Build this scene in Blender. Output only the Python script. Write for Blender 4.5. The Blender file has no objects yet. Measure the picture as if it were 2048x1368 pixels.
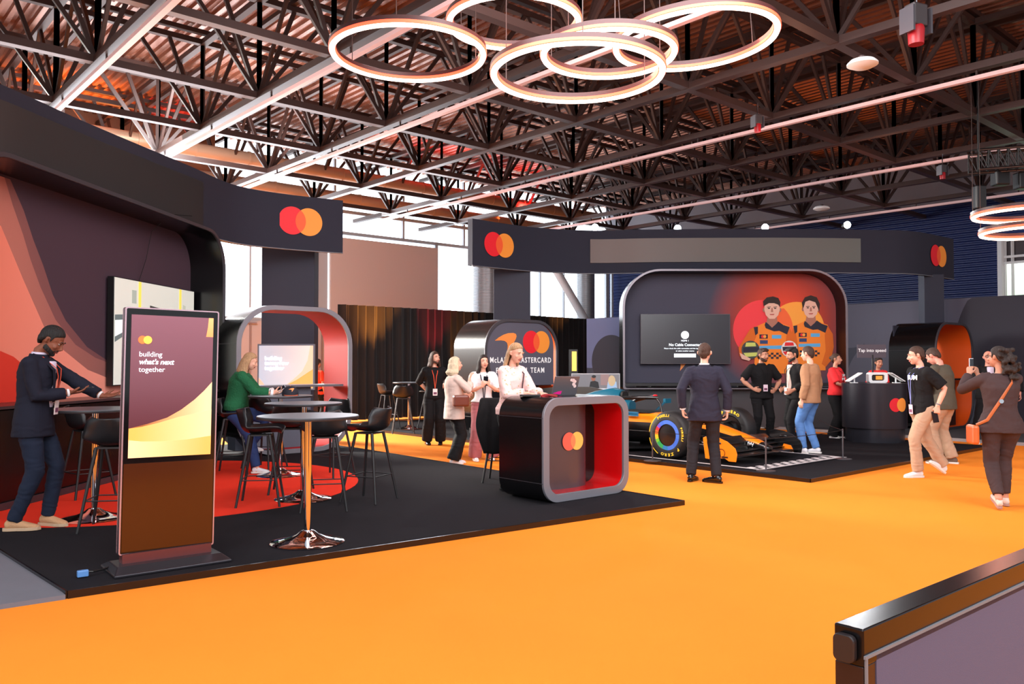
import bpy, bmesh, math, random
from mathutils import Vector, Matrix, Quaternion
random.seed(7)
PI = math.pi
F = 1650.0; CAMZ = 1.52; PITCH = math.atan(41.0 / F)
TH = math.radians(41.3); CT, ST = math.cos(TH), math.sin(TH)
SC = bpy.context.scene; COL = SC.collection

# ------------------------------------------------------------------ measuring helpers
def ray(px, py):
    dx = (px - 1024) / F; dy = (684 - py) / F
    return Vector((dx, math.cos(PITCH) - math.sin(PITCH) * dy, math.sin(PITCH) + math.cos(PITCH) * dy))
CAM = Vector((0, 0, CAMZ))
def at(px, py, Y):
    r = ray(px, py); return CAM + r * (Y / r.y)
def gp(px, py, z=0.0):
    r = ray(px, py); return CAM + r * ((z - CAMZ) / r.z)
def on_plane(px, py, o, n):
    r = ray(px, py); return CAM + r * ((Vector(o) - CAM).dot(n) / r.dot(n))
def H(d, e, z=0.0):          # hall frame (along v, along u) -> world
    return Vector((CT * d - ST * e, ST * d + CT * e, z))

# ------------------------------------------------------------------ materials
MATS = {}
def srgb(r, g, b):
    f = lambda c: (c / 255 / 12.92) if c / 255 <= .04045 else ((c / 255 + .055) / 1.055) ** 2.4
    return (f(r), f(g), f(b), 1)
def mat(name, rgb, rough=.6, metal=0, emit=0, ecol=None, bump=0, bscale=200, var=0, vscale=6, spec=None, coat=0, trans=0, sheen=0, bstretch=None):
    if name in MATS: return MATS[name]
    m = bpy.data.materials.new(name); m.use_nodes = True; MATS[name] = m
    nt = m.node_tree; b = nt.nodes['Principled BSDF']
    c = srgb(*rgb); b.inputs['Base Color'].default_value = c
    b.inputs['Roughness'].default_value = rough; b.inputs['Metallic'].default_value = metal
    if spec is not None: b.inputs['Specular IOR Level'].default_value = spec
    if coat: b.inputs['Coat Weight'].default_value = coat; b.inputs['Coat Roughness'].default_value = .08
    if trans: b.inputs['Transmission Weight'].default_value = trans
    if sheen: b.inputs['Sheen Weight'].default_value = sheen
    if emit:
        b.inputs['Emission Color'].default_value = srgb(*(ecol or rgb)); b.inputs['Emission Strength'].default_value = emit
    if var or bump:
        tc = nt.nodes.new('ShaderNodeTexCoord')
    if var:
        n = nt.nodes.new('ShaderNodeTexNoise'); n.inputs['Scale'].default_value = vscale; n.inputs['Detail'].default_value = 4
        nt.links.new(tc.outputs['Object'], n.inputs['Vector'])
        mx = nt.nodes.new('ShaderNodeMix'); mx.data_type = 'RGBA'
        mx.inputs[6].default_value = tuple(x * (1 - var) for x in c[:3]) + (1,)
        mx.inputs[7].default_value = tuple(min(1, x * (1 + var)) for x in c[:3]) + (1,)
        nt.links.new(n.outputs['Fac'], mx.inputs[0]); nt.links.new(mx.outputs[2], b.inputs['Base Color'])
    if bump:
        n2 = nt.nodes.new('ShaderNodeTexNoise'); n2.inputs['Scale'].default_value = bscale; n2.inputs['Detail'].default_value = 3
        if bstretch:
            mp = nt.nodes.new('ShaderNodeMapping'); mp.inputs['Scale'].default_value = bstretch; nt.links.new(tc.outputs['Object'], mp.inputs['Vector']); nt.links.new(mp.outputs['Vector'], n2.inputs['Vector'])
        else: nt.links.new(tc.outputs['Object'], n2.inputs['Vector'])
        bp = nt.nodes.new('ShaderNodeBump'); bp.inputs['Strength'].default_value = bump; bp.inputs['Distance'].default_value = .01
        nt.links.new(n2.outputs['Fac'], bp.inputs['Height']); nt.links.new(bp.outputs['Normal'], b.inputs['Normal'])
    return m
def cloth(name, rgb, rough=.85, bump=.6, bscale=14):
    return mat(name, rgb, rough, bump=bump, bscale=bscale, spec=.25, var=.12, vscale=9)
def grad_mat(name, c0, c1, axis='X', lo=0, hi=1, emit=0, rough=.6, mid=None):
    if name in MATS: return MATS[name]
    m = bpy.data.materials.new(name); m.use_nodes = True; MATS[name] = m
    nt = m.node_tree; b = nt.nodes['Principled BSDF']; b.inputs['Roughness'].default_value = rough
    tc = nt.nodes.new('ShaderNodeTexCoord'); sp = nt.nodes.new('ShaderNodeSeparateXYZ')
    nt.links.new(tc.outputs['Object'], sp.inputs[0])
    mr = nt.nodes.new('ShaderNodeMapRange'); mr.inputs['From Min'].default_value = lo; mr.inputs['From Max'].default_value = hi
    nt.links.new(sp.outputs[axis], mr.inputs['Value'])
    cr = nt.nodes.new('ShaderNodeValToRGB'); nt.links.new(mr.outputs['Result'], cr.inputs['Fac'])
    cr.color_ramp.elements[0].color = srgb(*c0); cr.color_ramp.elements[1].color = srgb(*c1)
    if mid:
        e = cr.color_ramp.elements.new(.5); e.color = srgb(*mid)
    nt.links.new(cr.outputs['Color'], b.inputs['Base Color'])
    if emit:
        nt.links.new(cr.outputs['Color'], b.inputs['Emission Color']); b.inputs['Emission Strength'].default_value = emit
    return m

# ------------------------------------------------------------------ mesh builder
class MB:
    def __init__(s): s.v = []; s.f = []; s.mi = []
    def add(s, vs, fs, mi=0):
        o = len(s.v); s.v += [tuple(v) for v in vs]; s.f += [tuple(i + o for i in f) for f in fs]; s.mi += [mi] * len(fs); return s
    def box(s, c, d, mi=0, R=None):
        hx, hy, hz = d[0] / 2, d[1] / 2, d[2] / 2; c = Vector(c)
        vs = [Vector((x, y, z)) for z in (-hz, hz) for y in (-hy, hy) for x in (-hx, hx)]
        vs = [(R @ v if R is not None else v) + c for v in vs]
        return s.add(vs, [(0, 2, 3, 1), (4, 5, 7, 6), (0, 1, 5, 4), (2, 6, 7, 3), (0, 4, 6, 2), (1, 3, 7, 5)], mi)
    def bar(s, a, b, w, h, mi=0, up=Vector((0, 0, 1))):
        a, b = Vector(a), Vector(b); d = b - a; L = d.length
        if L < 1e-6: return s
        z = d / L; x = up.cross(z)
        if x.length < 1e-3: x = Vector((1, 0, 0)).cross(z)
        x.normalize(); y = z.cross(x)
        R = Matrix((x, y, z)).transposed()
        return s.box((a + b) / 2, (w, h, L), mi, R)
    def tube(s, pts, rs, n=12, mi=0, cap=True, flat=None, ref=None):
        """pts polyline, rs radius (float, list of float or (rx,ry)); ref = direction for the rx axis"""
        pts = [Vector(p) for p in pts]; N = len(pts)
        if not isinstance(rs, (list, tuple)) : rs = [rs] * N
        vs = []; prev = None
        for i, p in enumerate(pts):
            t = (pts[min(i + 1, N - 1)] - pts[max(i - 1, 0)])
            if t.length < 1e-9: t = Vector((0, 0, 1))
            t.normalize()
            r0 = Vector(ref) if ref is not None else (prev if prev is not None else (Vector((1, 0, 0)) if abs(t.x) < .8 else Vector((0, 1, 0))))
            x = r0 - t * r0.dot(t)
            if x.length < 1e-4: x = Vector((0, 1, 0)) - t * t.y
            x.normalize(); y = t.cross(x); prev = x
            r = rs[i]; rx, ry = (r if isinstance(r, (tuple, list)) else (r, r))
            for k in range(n):
                a = 2 * PI * k / n; vs.append(p + x * rx * math.cos(a) + y * ry * math.sin(a))
        fs = [(i * n + k, i * n + (k + 1) % n, (i + 1) * n + (k + 1) % n, (i + 1) * n + k) for i in range(N - 1) for k in range(n)]
        if cap: fs += [tuple(range(n))[::-1], tuple((N - 1) * n + k for k in range(n))]
        return s.add(vs, fs, mi)
    def lathe(s, prof, n=32, c=(0, 0, 0), mi=0, axis='Z', closed=False):
        vs = []
        for r, z in prof:
            for k in range(n):
                a = 2 * PI * k / n; p = (r * math.cos(a), r * math.sin(a), z)
                if axis == 'Y': p = (p[0], z, p[1])
                if axis == 'X': p = (z, p[0], p[1])
                vs.append((p[0] + c[0], p[1] + c[1], p[2] + c[2]))
        N = len(prof); R = range(N if closed else N - 1)
        fs = [(i * n + k, i * n + (k + 1) % n, ((i + 1) % N) * n + (k + 1) % n, ((i + 1) % N) * n + k) for i in R for k in range(n)]
        return s.add(vs, fs, mi)
    def ball(s, c, r, n=14, mi=0, R=None):
        c = Vector(c); r = r if isinstance(r, (tuple, list)) else (r, r, r)
        vs = []; m = max(6, n // 2 + 1)
        for i in range(1, m):
            t = PI * i / m
            for k in range(n):
                a = 2 * PI * k / n
                v = Vector((r[0] * math.sin(t) * math.cos(a), r[1] * math.sin(t) * math.sin(a), r[2] * math.cos(t)))
                vs.append((R @ v if R is not None else v) + c)
        T = Vector((0, 0, r[2])); B = -T
        if R is not None: T = R @ T; B = R @ B
        vs += [T + c, B + c]; it = (m - 1) * n; ib = it + 1
        fs = [(i * n + k, (i + 1) * n + k, (i + 1) * n + (k + 1) % n, i * n + (k + 1) % n) for i in range(m - 2) for k in range(n)]
        fs += [(it, k, (k + 1) % n) for k in range(n)] + [(ib, (m - 2) * n + (k + 1) % n, (m - 2) * n + k) for k in range(n)]
        return s.add(vs, fs, mi)
    def prism(s, poly, depth, fr=None, mi=0):
        """poly list of (x,z) in local x,z plane; extruded along +y by depth. fr = function mapping (x,y,z)->vector"""
        n = len(poly); fr = fr or (lambda x, y, z: (x, y, z))
        vs = [fr(x, 0, z) for x, z in poly] + [fr(x, depth, z) for x, z in poly]
        fs = [tuple(range(n)), tuple(range(2 * n - 1, n - 1, -1))] + [(i, i + n, (i + 1) % n + n, (i + 1) % n) for i in range(n)]
        return s.add(vs, fs, mi)
    def grid(s, fn, nu, nv, mi=0, flip=False):
        vs = [fn(i / nu, j / nv) for j in range(nv + 1) for i in range(nu + 1)]
        fs = [(j * (nu + 1) + i, j * (nu + 1) + i + 1, (j + 1) * (nu + 1) + i + 1, (j + 1) * (nu + 1) + i) for j in range(nv) for i in range(nu)]
        if flip: fs = [f[::-1] for f in fs]
        return s.add(vs, fs, mi)
    def build(s, name, m, parent=None, smooth=False, bevel=0, loc=None, rz=None, sub=0, solid=0, angle=40):
        me = bpy.data.meshes.new(name); me.from_pydata(s.v, [], s.f)
        ms = m if isinstance(m, (list, tuple)) else [m]
        for x in ms: me.materials.append(x)
        if len(ms) > 1: me.polygons.foreach_set('material_index', s.mi)
        bm = bmesh.new(); bm.from_mesh(me); bmesh.ops.recalc_face_normals(bm, faces=bm.faces); bm.to_mesh(me); bm.free()
        me.update()
        if smooth:
            me.polygons.foreach_set('use_smooth', [True] * len(me.polygons))
            if smooth != 'all':
                try: me.set_sharp_from_angle(angle=math.radians(angle))
                except Exception: pass
        o = bpy.data.objects.new(name, me); COL.objects.link(o)
        if parent: o.parent = parent
        if loc is not None: o.location = loc
        if rz is not None: o.rotation_euler = (0, 0, rz)
        if solid:
            md = o.modifiers.new('solid', 'SOLIDIFY'); md.thickness = solid; md.offset = 0
        if sub:
            md = o.modifiers.new('sub', 'SUBSURF'); md.levels = md.render_levels = sub
        if bevel:
            md = o.modifiers.new('bev', 'BEVEL'); md.width = bevel; md.segments = 2; md.limit_method = 'ANGLE'; md.angle_limit = math.radians(35)
        return o

def tag(o, label=None, cat=None, group=None, kind=None):
    if label: o['label'] = label
    if cat: o['category'] = cat
    if group: o['group'] = group
    if kind: o['kind'] = kind
    return o
def thing(name, loc, rz, label, cat, group=None):
    o = bpy.data.objects.new(name, None); o.empty_display_size = .2; COL.objects.link(o)
    o.location = loc; o.rotation_euler = (0, 0, rz); tag(o, label, cat, group); return o
def copy_tree(o, parent=None):
    c = o.copy(); COL.objects.link(c); c.parent = parent
    for ch in list(o.children): copy_tree(ch, c)
    return c
def text_mesh(body, size, name, m, parent, M4, bold=0, align='LEFT', shear=0, spacing=1.0, extrude=.002, sx=1.0):
    cu = bpy.data.curves.new('t', 'FONT'); cu.body = body; cu.size = size; cu.extrude = extrude; cu.offset = bold
    cu.align_x = align; cu.shear = shear; cu.space_character = spacing; cu.resolution_u = 3
    ob = bpy.data.objects.new('t', cu); COL.objects.link(ob)
    dg = bpy.context.evaluated_depsgraph_get(); dg.update()
    me = bpy.data.meshes.new_from_object(ob.evaluated_get(dg)); bpy.data.objects.remove(ob); bpy.data.curves.remove(cu)
    if sx != 1.0: me.transform(Matrix.Diagonal((sx, 1, 1, 1)))
    me.transform(M4); me.materials.clear(); me.materials.append(m); me.name = name
    o = bpy.data.objects.new(name, me); COL.objects.link(o); o.parent = parent; return o
# local frame for text standing on a plane facing local -Y: text x -> +x, text y -> +z
def face(x, y, z): return Matrix.Translation((x, y, z)) @ Matrix.Rotation(PI / 2, 4, 'X')
def rrect(w, h, r, n=8, x0=0, z0=0):
    pts = []
    for cx, cz, a0 in ((w / 2 - r, r, -PI / 2), (w / 2 - r, h - r, 0), (-w / 2 + r, h - r, PI / 2), (-w / 2 + r, r, PI)):
        for k in range(n + 1):
            a = a0 + PI / 2 * k / n; pts.append((x0 + cx + r * math.cos(a), z0 + cz + r * math.sin(a)))
    return pts
def ring_prism(mb, outer, inner, y0, y1, fr=None, mi=0):
    n = len(outer); fr = fr or (lambda x, y, z: (x, y, z))
    vs = [fr(x, y0, z) for x, z in outer] + [fr(x, y0, z) for x, z in inner] + [fr(x, y1, z) for x, z in outer] + [fr(x, y1, z) for x, z in inner]
    fs = []
    for i in range(n):
        j = (i + 1) % n
        fs += [(i, j, n + j, n + i), (2 * n + i, 3 * n + i, 3 * n + j, 2 * n + j), (i, 2 * n + i, 2 * n + j, j), (n + i, n + j, 3 * n + j, 3 * n + i)]
    mb.add(vs, fs, mi)
def disc_poly(cx, cz, r, n=40, rx=None): return [(cx + (rx or r) * math.cos(2 * PI * k / n), cz + r * math.sin(2 * PI * k / n)) for k in range(n)]

K = lambda n, c, **k: mat(n, c, **k)
M_black = K('black_gloss', (12, 12, 14), rough=.22, spec=.6)
M_satin = K('black_satin', (16, 16, 18), rough=.42)
M_navy = K('navy_fabric', (35, 37, 52), rough=.85, bump=.1, bscale=400)
M_steelrim = K('grey_rim', (128, 128, 136), rough=.4, metal=.3)
M_rimdark = K('dark_rim', (74, 72, 78), rough=.35, metal=.4)
M_red = K('red_lacquer', (200, 10, 14), rough=.25, coat=.4)
M_orange = K('orange_panel', (225, 84, 14), rough=.5)
M_chrome = K('chrome', (225, 225, 230), rough=.06, metal=1)
M_grey = K('mid_grey', (110, 112, 118), rough=.6)
M_mcred = K('disc_red', (235, 30, 45), rough=.6)
M_mcor = K('disc_orange', (250, 155, 55), rough=.6)
M_mcmid = K('disc_overlap', (245, 95, 45), rough=.6)
M_white = K('white_paint', (235, 235, 235), rough=.5)
M_textw = K('white_text', (240, 240, 240), rough=.5, emit=.25)
M_papaya = K('papaya', (255, 135, 20), rough=.28, coat=.6)

def discs_logo(parent, x, y, z, r, k=1.0, fr=None, e=.004, mats=None):
    """two overlapping discs; separation 1.2 r; each a sub-mesh"""
    ms = mats or (M_mcred, M_mcor, M_mcmid); q = .62 * r
    for nm, cx, m, off in (('logo_red_disc', x - q, ms[0], 0), ('logo_orange_disc', x + q, ms[1], 0)):
        mb = MB(); mb.prism(disc_poly(cx, z, r), e, (lambda a, b, c: fr(a, y - e + b, c)) if fr else (lambda a, b, c: (a, y - e + b, c)))
        mb.build(nm, m, parent)
    a0 = math.acos(.62); n = 16; lens = []
    for k_ in range(n + 1):
        a = -a0 + 2 * a0 * k_ / n; lens.append((x - q + r * math.cos(a), z + r * math.sin(a)))
    for k_ in range(1, n):
        a = PI - a0 + 2 * a0 * k_ / n; lens.append((x + q + r * math.cos(a), z + r * math.sin(a)))
    mb = MB(); mb.prism(lens, e, (lambda a, b, c: fr(a, y - 1.6 * e + b, c)) if fr else (lambda a, b, c: (a, y - 1.6 * e + b, c)))
    mb.build('logo_overlap', ms[2], parent)
def swoosh(x, z, w):
    """arrow-like swoosh outline, point to lower-left, tail down"""
    P = [(0, .60), (.18, .76), (.40, .90), (.62, .98), (.85, 1.0), (.97, .95), (1.0, .84), (.96, .70), (.86, .50), (.72, .26), (.55, 0), (.58, .20), (.59, .38), (.55, .52), (.44, .60), (.28, .62)]
    return [(x + w * a, z + w * .72 * b) for a, b in P]

def tomb(w, h, r, rb, z0, n=10, x0=0, inset=0):
    pts = []
    for cx, cz, a0, rr in ((w / 2 - rb, z0 + rb, -PI / 2, rb), (w / 2 - r, h - r, 0, r), (-w / 2 + r, h - r, PI / 2, r), (-w / 2 + rb, z0 + rb, PI, rb)):
        for k in range(n + 1):
            a = a0 + PI / 2 * k / n; pts.append((x0 + cx + rr * math.cos(a), cz + rr * math.sin(a)))
    return pts
# ------------------------------------------------------------------ camera, world, light
cd = bpy.data.cameras.new('camera'); cam = bpy.data.objects.new('camera', cd); COL.objects.link(cam)
cd.sensor_width = 36; cd.lens = 36 * F / 2048; cd.clip_end = 300
cam.location = CAM; cam.rotation_euler = (PI / 2 + PITCH, 0, 0); SC.camera = cam
SC.view_settings.view_transform = 'Standard'; SC.view_settings.look = 'None'; SC.view_settings.exposure = 0.0
w = bpy.data.worlds.new('world'); SC.world = w; w.use_nodes = True
bg = w.node_tree.nodes['Background']; bg.inputs[0].default_value = (.86, .93, 1, 1); bg.inputs[1].default_value = .8
SC.cycles.use_adaptive_sampling = True; SC.cycles.adaptive_threshold = .05; SC.cycles.max_bounces = 5; SC.cycles.diffuse_bounces = 2; SC.cycles.glossy_bounces = 3; SC.cycles.sample_clamp_indirect = 4
SC.cycles.use_denoising = True
def area(name, loc, target, size, power, col=(1, 1, 1), sy=None, spread=180):
    l = bpy.data.lights.new(name, 'AREA'); l.size = size; l.energy = power; l.color = col; l.spread = math.radians(spread)
    if sy: l.shape = 'RECTANGLE'; l.size_y = sy
    o = bpy.data.objects.new(name, l); COL.objects.link(o); o.location = loc
    o.rotation_euler = (Vector(target) - Vector(loc)).to_track_quat('-Z', 'Y').to_euler(); return o
def spot(name, loc, target, power, col=(1, 1, 1), ang=60, r=.06, blend=.6):
    l = bpy.data.lights.new(name, 'SPOT'); l.energy = power; l.color = col; l.spot_size = math.radians(ang); l.shadow_soft_size = r; l.spot_blend = blend
    o = bpy.data.objects.new(name, l); COL.objects.link(o); o.location = loc
    o.rotation_euler = (Vector(target) - Vector(loc)).to_track_quat('-Z', 'Y').to_euler(); return o
# unseen fill lights added high up, behind and above the viewpoint
area('hall_fill', (-1, 1.5, 6.3), (-1.5, 6.5, 0), 5, 330, (.98, .97, 1))
area('hall_fill', (5, 2.5, 6.3), (5, 9, 0), 5, 400, (.98, .97, 1))
area('hall_fill', (-4, -5, 5.5), (-2, 10, 1), 5, 440, (.98, .97, 1))
area('hall_fill', (5, -5, 5.5), (5, 13, 1.2), 5, 540, (.98, .97, 1))
area('hall_fill', (1.5, 9.2, 6.5), (2.5, 17, .8), 4, 520, (.98, .97, 1))
area('wall_fill', H(6.5, 19.5, 6.7), H(6, 27, 4.2), 3, 700, (.95, .97, 1))  # added light turned away from the camera, lifts the rear wall panels
area('daylight', H(3.5, 25.8, 5.8), H(8.4, 13.5, 0), 5, 1900, (1, .95, .86), sy=3, spread=70)
# daylight from the glazed wall
area('daylight', H(9, 26.2, 5.2), H(7, 8, 0), 20, 2100, (.86, .93, 1), sy=4.5)

# ------------------------------------------------------------------ floor and walls
M_orcarpet = mat('orange_carpet', (250, 142, 44), rough=.95, bump=.25, bscale=300, var=.06, vscale=1.2, spec=.1)
M_blkcarpet = mat('black_carpet', (31, 29, 33), rough=.95, bump=.3, bscale=300, var=.1, vscale=3, spec=.1)
M_redcarpet = mat('red_carpet', (236, 58, 38), rough=.95, bump=.25, bscale=300, var=.05, vscale=3, spec=.1)
M_grycarpet = mat('grey_carpet', (112, 112, 120), rough=.95, bump=.3, bscale=300, var=.08, vscale=5, spec=.1)
def slab(name, dl, z0, z1, m, kind='structure', label=None, cat=None):
    mb = MB(); n = len(dl)
    vs = [(p[0], p[1], z0) for p in dl] + [(p[0], p[1], z1) for p in dl]
    mb.add(vs, [tuple(range(n)), tuple(range(n, 2 * n))] + [(i, (i + 1) % n, n + (i + 1) % n, n + i) for i in range(n)])
    o = mb.build(name, m); tag(o, label, cat, None, kind); return o
slab('floor', [H(-14, -9), H(36, -9), H(36, 28), H(-14, 28)], -.1, 0, M_orcarpet)

# booth platforms (raised carpeted boards)
pA = [gp(135, 1197), gp(1368, 1010), gp(700, 899), H(7.35, 14.6), H(.9, 14.6), ]
pl = thing('booth_platform', (0, 0, 0), 0, 'low black carpeted platform under the high tables and white-topped kiosk', 'platform')
def platform(par, poly, m, edge):
    mb = MB(); n = len(poly); poly = [Vector((p[0], p[1], 0)) for p in poly]
    c = sum(poly, Vector()) / n
    vs = [(p.x, p.y, .045) for p in poly] + [(p.x, p.y, .0) for p in poly]
    mb.add(vs, [tuple(range(n)), tuple(range(n, 2 * n))] + [(i, (i + 1) % n, n + (i + 1) % n, n + i) for i in range(n)])
    mb.build('carpeted_board', m, par)
    for (i, j) in edge:
        e = MB(); a = poly[i]; b = poly[j]; d = (b - a).normalized(); nrm = Vector((d.y, -d.x, 0))
        if nrm.dot(a - c) < 0: nrm = -nrm
        e.bar(a + nrm * .006 + Vector((0, 0, .025)), b + nrm * .006 + Vector((0, 0, .025)), .05, .012, up=nrm)
        e.build('edge_strip', M_black, par)
platform(pl, pA, M_blkcarpet, [(0, 1), (1, 2), (4, 0)])
g0 = gp(134, 1199); ud = Vector((-ST, CT, 0)); vd = Vector((CT, ST, 0)); fd = (gp(1368, 1010) - gp(135, 1197)).normalized()
gpl = thing('grey_carpet_platform', (0, 0, 0), 0, 'grey carpeted floor panel beside the black platform corner', 'carpet')
q = [g0 - Vector((.01, 0, 0)), g0 + ud * 2.9 - Vector((.01, 0, 0)), g0 + ud * 2.9 - fd * 3, g0 - fd * 3]
mb = MB(); mb.add([(p.x, p.y, z) for z in (.0, .03) for p in q], [(0, 1, 2, 3), (4, 5, 6, 7), (0, 1, 5, 4), (1, 2, 6, 5), (2, 3, 7, 6), (3, 0, 4, 7)]); mb.build('carpet_panel', M_grycarpet, gpl)
rc = MB(); cc = Vector((-4.38, 9.9, 0)); rr = 2.5
n = 64; vs = [(cc.x + rr * math.cos(2 * PI * k / n), cc.y + rr * math.sin(2 * PI * k / n), z) for z in (.045, .05) for k in range(n)]
rc.add(vs, [tuple(range(n)), tuple(range(n, 2 * n))] + [(i, (i + 1) % n, n + (i + 1) % n, n + i) for i in range(n)])
tag(rc.build('round_carpet', M_redcarpet), 'round bright red carpet laid under the bar stools', 'carpet')
# car platform
pB = [H(9.75, 5.38), H(16, 5.42), H(16, 17.6), H(9.75, 17.6)]
plb = thing('car_platform', (0, 0, 0), 0, 'black carpeted platform under the racing car and round podium', 'platform')
platform(plb, pB, M_blkcarpet, [(0, 1), (3, 0), (1, 2)])
plc = thing('back_platform', (0, 0, 0), 0, 'dark raised platform with pale edge in front of the printed wall', 'platform')
platform(plc, [H(17, 2), H(21.3, 2), H(21.3, 16.8), H(17, 16.8)], mat('dark_carpet', (58, 58, 64), rough=.95), [])
e = MB(); e.bar(H(16.98, 2, .03), H(16.98, 16.8, .03), .06, .03, up=vd); e.build('edge_strip', mat('pale_edge', (150, 148, 150), rough=.5), plc)

# printed wall (parallel to u)
M_pw = mat('printed_wall', (52, 54, 68), rough=.8)
M_pw2 = mat('printed_wall_disc', (78, 77, 92), rough=.8)
M_pw3 = mat('printed_wall_dark', (38, 36, 48), rough=.8)
def Wfr(d):   # wall frame: local x along -u (left to right as seen), z up, y depth
    return lambda x, y, z: H(d + y, -x, z)
mb = MB(); mb.prism([(-25.6, 0), (-1, 0), (-1, 3.08), (-25.6, 3.08)], .12, Wfr(21.35)); tag(mb.build('wall_printed', M_pw), kind='structure')
pg = thing('printed_wall_graphic', (0, 0, 0), 0, 'slate printed wall graphic of large overlapping discs behind the orange-lined arch', 'wall graphic')
def clipdisc(cx, cz, r, x0, x1):
    pts = []
    for k in range(72):
        a = 2 * PI * k / 72; x = min(x1, max(x0, cx + r * math.cos(a))); z = min(3.07, max(.05, cz + r * math.sin(a)))
        pts.append((x, z))
    return pts
def pw(px, py): p = on_plane(px, py, H(21.35, 0), vd); return (-( -ST * p.x + CT * p.y), p.z)
for nm, px, py, rr_, m, off in (('large_disc', 1700, 642, .72, M_pw2, .006), ('large_disc', 1735, 668, .26, M_pw2, .009), ('large_disc', 1855, 600, 1.1, M_pw2, .006), ('large_disc', 1790, 770, 1.3, M_pw2, .004),
                            ('huge_disc', 1890, 560, 2.55, M_pw2, .008), ('dark_sweep', 2120, 690, 2.2, M_pw3, .012), ('large_disc', 1222, 722, .9, M_pw3, .004), ('large_disc', 1180, 640, 1.7, mat('printed_blue', (96, 104, 140), rough=.8), .002)):
    cx, cz = pw(px, py); mb = MB(); f_ = Wfr(21.35 - off); mb.prism(clipdisc(cx, cz, rr_, -25.5, -1.05), .002, f_); mb.build(nm, m, pg)

# blue corrugated building wall further back (parallel to u)
M_blue = mat('blue_sheet', (30, 44, 96), rough=.45)
mb = MB(); nz = 34; prof = []
def blue(s, t):
    j = t * nz * 4; ph = (j % 4) / 4
    off = 0 if ph < .25 else (.07 if .25 <= ph < .75 else 0)
    return H(31 + off, 31 - 34 * s, 2 + 5.2 * t)
mb.grid(blue, 1, nz * 4); mb.build('wall_right', M_blue); tag(bpy.data.objects['wall_right'], kind='structure')
mb = MB(); mb.box((0, 0, 1), (.15, 34, 2)); tag(mb.build('wall_right_base', M_blue, None, loc=H(31.1, 14, 0), rz=TH), kind='structure')
for i, e_ in enumerate((4.6, 3.6)):
    mb = MB(); mb.box((0, 0, 4.2), (.5, .5, 8.4)); tag(mb.build('wall_column', mat('blue_post', (24, 44, 96), rough=.5), None, loc=H(30.6, 5.2 - 0 * i + (0 if i == 0 else -9), 0), rz=TH), kind='structure')
# side window in blue wall
wn = MB()
def wpt(px, py): p = on_plane(px, py, H(30.8, 0), vd); return (-ST * p.x + CT * p.y, p.z)
e0, zt = wpt(2005, 478); e1, zb = wpt(2100, 600)
M_glassglow = mat('day_glass', (235, 245, 250), rough=.3, emit=2.2, ecol=(235, 246, 255))
mb = MB(); mb.add([H(30.8, e0, 1.0), H(30.8, e1, 1.0), H(30.8, e1, zt), H(30.8, e0, zt)], [(0, 1, 2, 3)])
tag(mb.build('window_2', grad_mat('window_view', (150, 190, 150), (250, 255, 252), 'Z', 3.2, 5.2, emit=1.6)), kind='structure')
mb = MB()
for px in (2003, 2012, 2027):
    ee, _ = wpt(px, 500); mb.bar(H(30.7, ee, 1.0), H(30.7, ee, zt + .1), .25 if px == 2003 else .05, .08)
for py in (480, 515, 527):
    _, zz = wpt(2010, py); mb.bar(H(30.7, e0, zz), H(30.7, e1, zz), .1, .08)
tag(mb.build('window_2_frame', M_white), kind='structure')
mb = MB(); _, z1_ = wpt(2010, 483); _, z2_ = wpt(2010, 526); mb.add([H(30.75, e0, z2_), H(30.75, e1, z2_), H(30.75, e1, z1_), H(30.75, e0, z1_)], [(0, 1, 2, 3)])
tag(mb.build('window_2_blind', mat('shade_dark', (70, 62, 66))), kind='structure')
# pale side wall below roof, right rear (grey)
mb = MB(); mb.add([H(31.2, 31, 7.1), H(31.2, -3, 7.1), H(31.2, -3, 10), H(31.2, 31, 10)], [(0, 1, 2, 3)]); tag(mb.build('wall_upper', mat('grey_upper', (150, 146, 154), rough=.8)), kind='structure')

# glazed rear wall (parallel to v) at e = 27
EW = 27.0
M_pinkp = mat('beige_panel', (192, 176, 174), rough=.7)
mb = MB(); mb.box((8, 0, 1.5), (44, .2, 3.0)); tag(mb.build('wall_back', M_pinkp, None, loc=H(0, EW, 0) + vd * 0, rz=TH), kind='structure')
mb = MB(); mb.add([H(-14, EW + .2, 3), H(30, EW + .2, 3), H(30, EW + .2, 9.2), H(-14, EW + .2, 9.2)], [(0, 1, 2, 3)])
tag(mb.build('window_1', mat('glazing', (240, 248, 255), rough=.2, emit=3.2, ecol=(238, 247, 255))), kind='structure')
def ep(px, py): p = on_plane(px, py, H(0, EW), ud); return (CT * p.x + ST * p.y, p.z)
mb = MB()
for px, wd in ((360, .12), (498, .06), (640, .5), (870, .14), (1078, .05), (1125, .05), (1168, .06), (1212, .22), (1222, .12), (1290, .1)):
    d_, _ = ep(px, 560); mb.bar(H(d_, EW - .05, 3), H(d_, EW - .05, 6.35), wd, .12, up=ud)
for zz, hh in ((3.0, .1), (6.3, .12), (7.1, .1)):
    mb.bar(H(-14, EW - .05, zz), H(30, EW - .05, zz), hh, .12)
for k in range(-4, 10):
    mb.bar(H(k * 3.0, EW - .05, 6.3), H(k * 3.0, EW - .05, 9), .08, .12, up=ud)
tag(mb.build('window_1_frame', mat('mullion', (168, 174, 182), rough=.5)), kind='structure')
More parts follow.
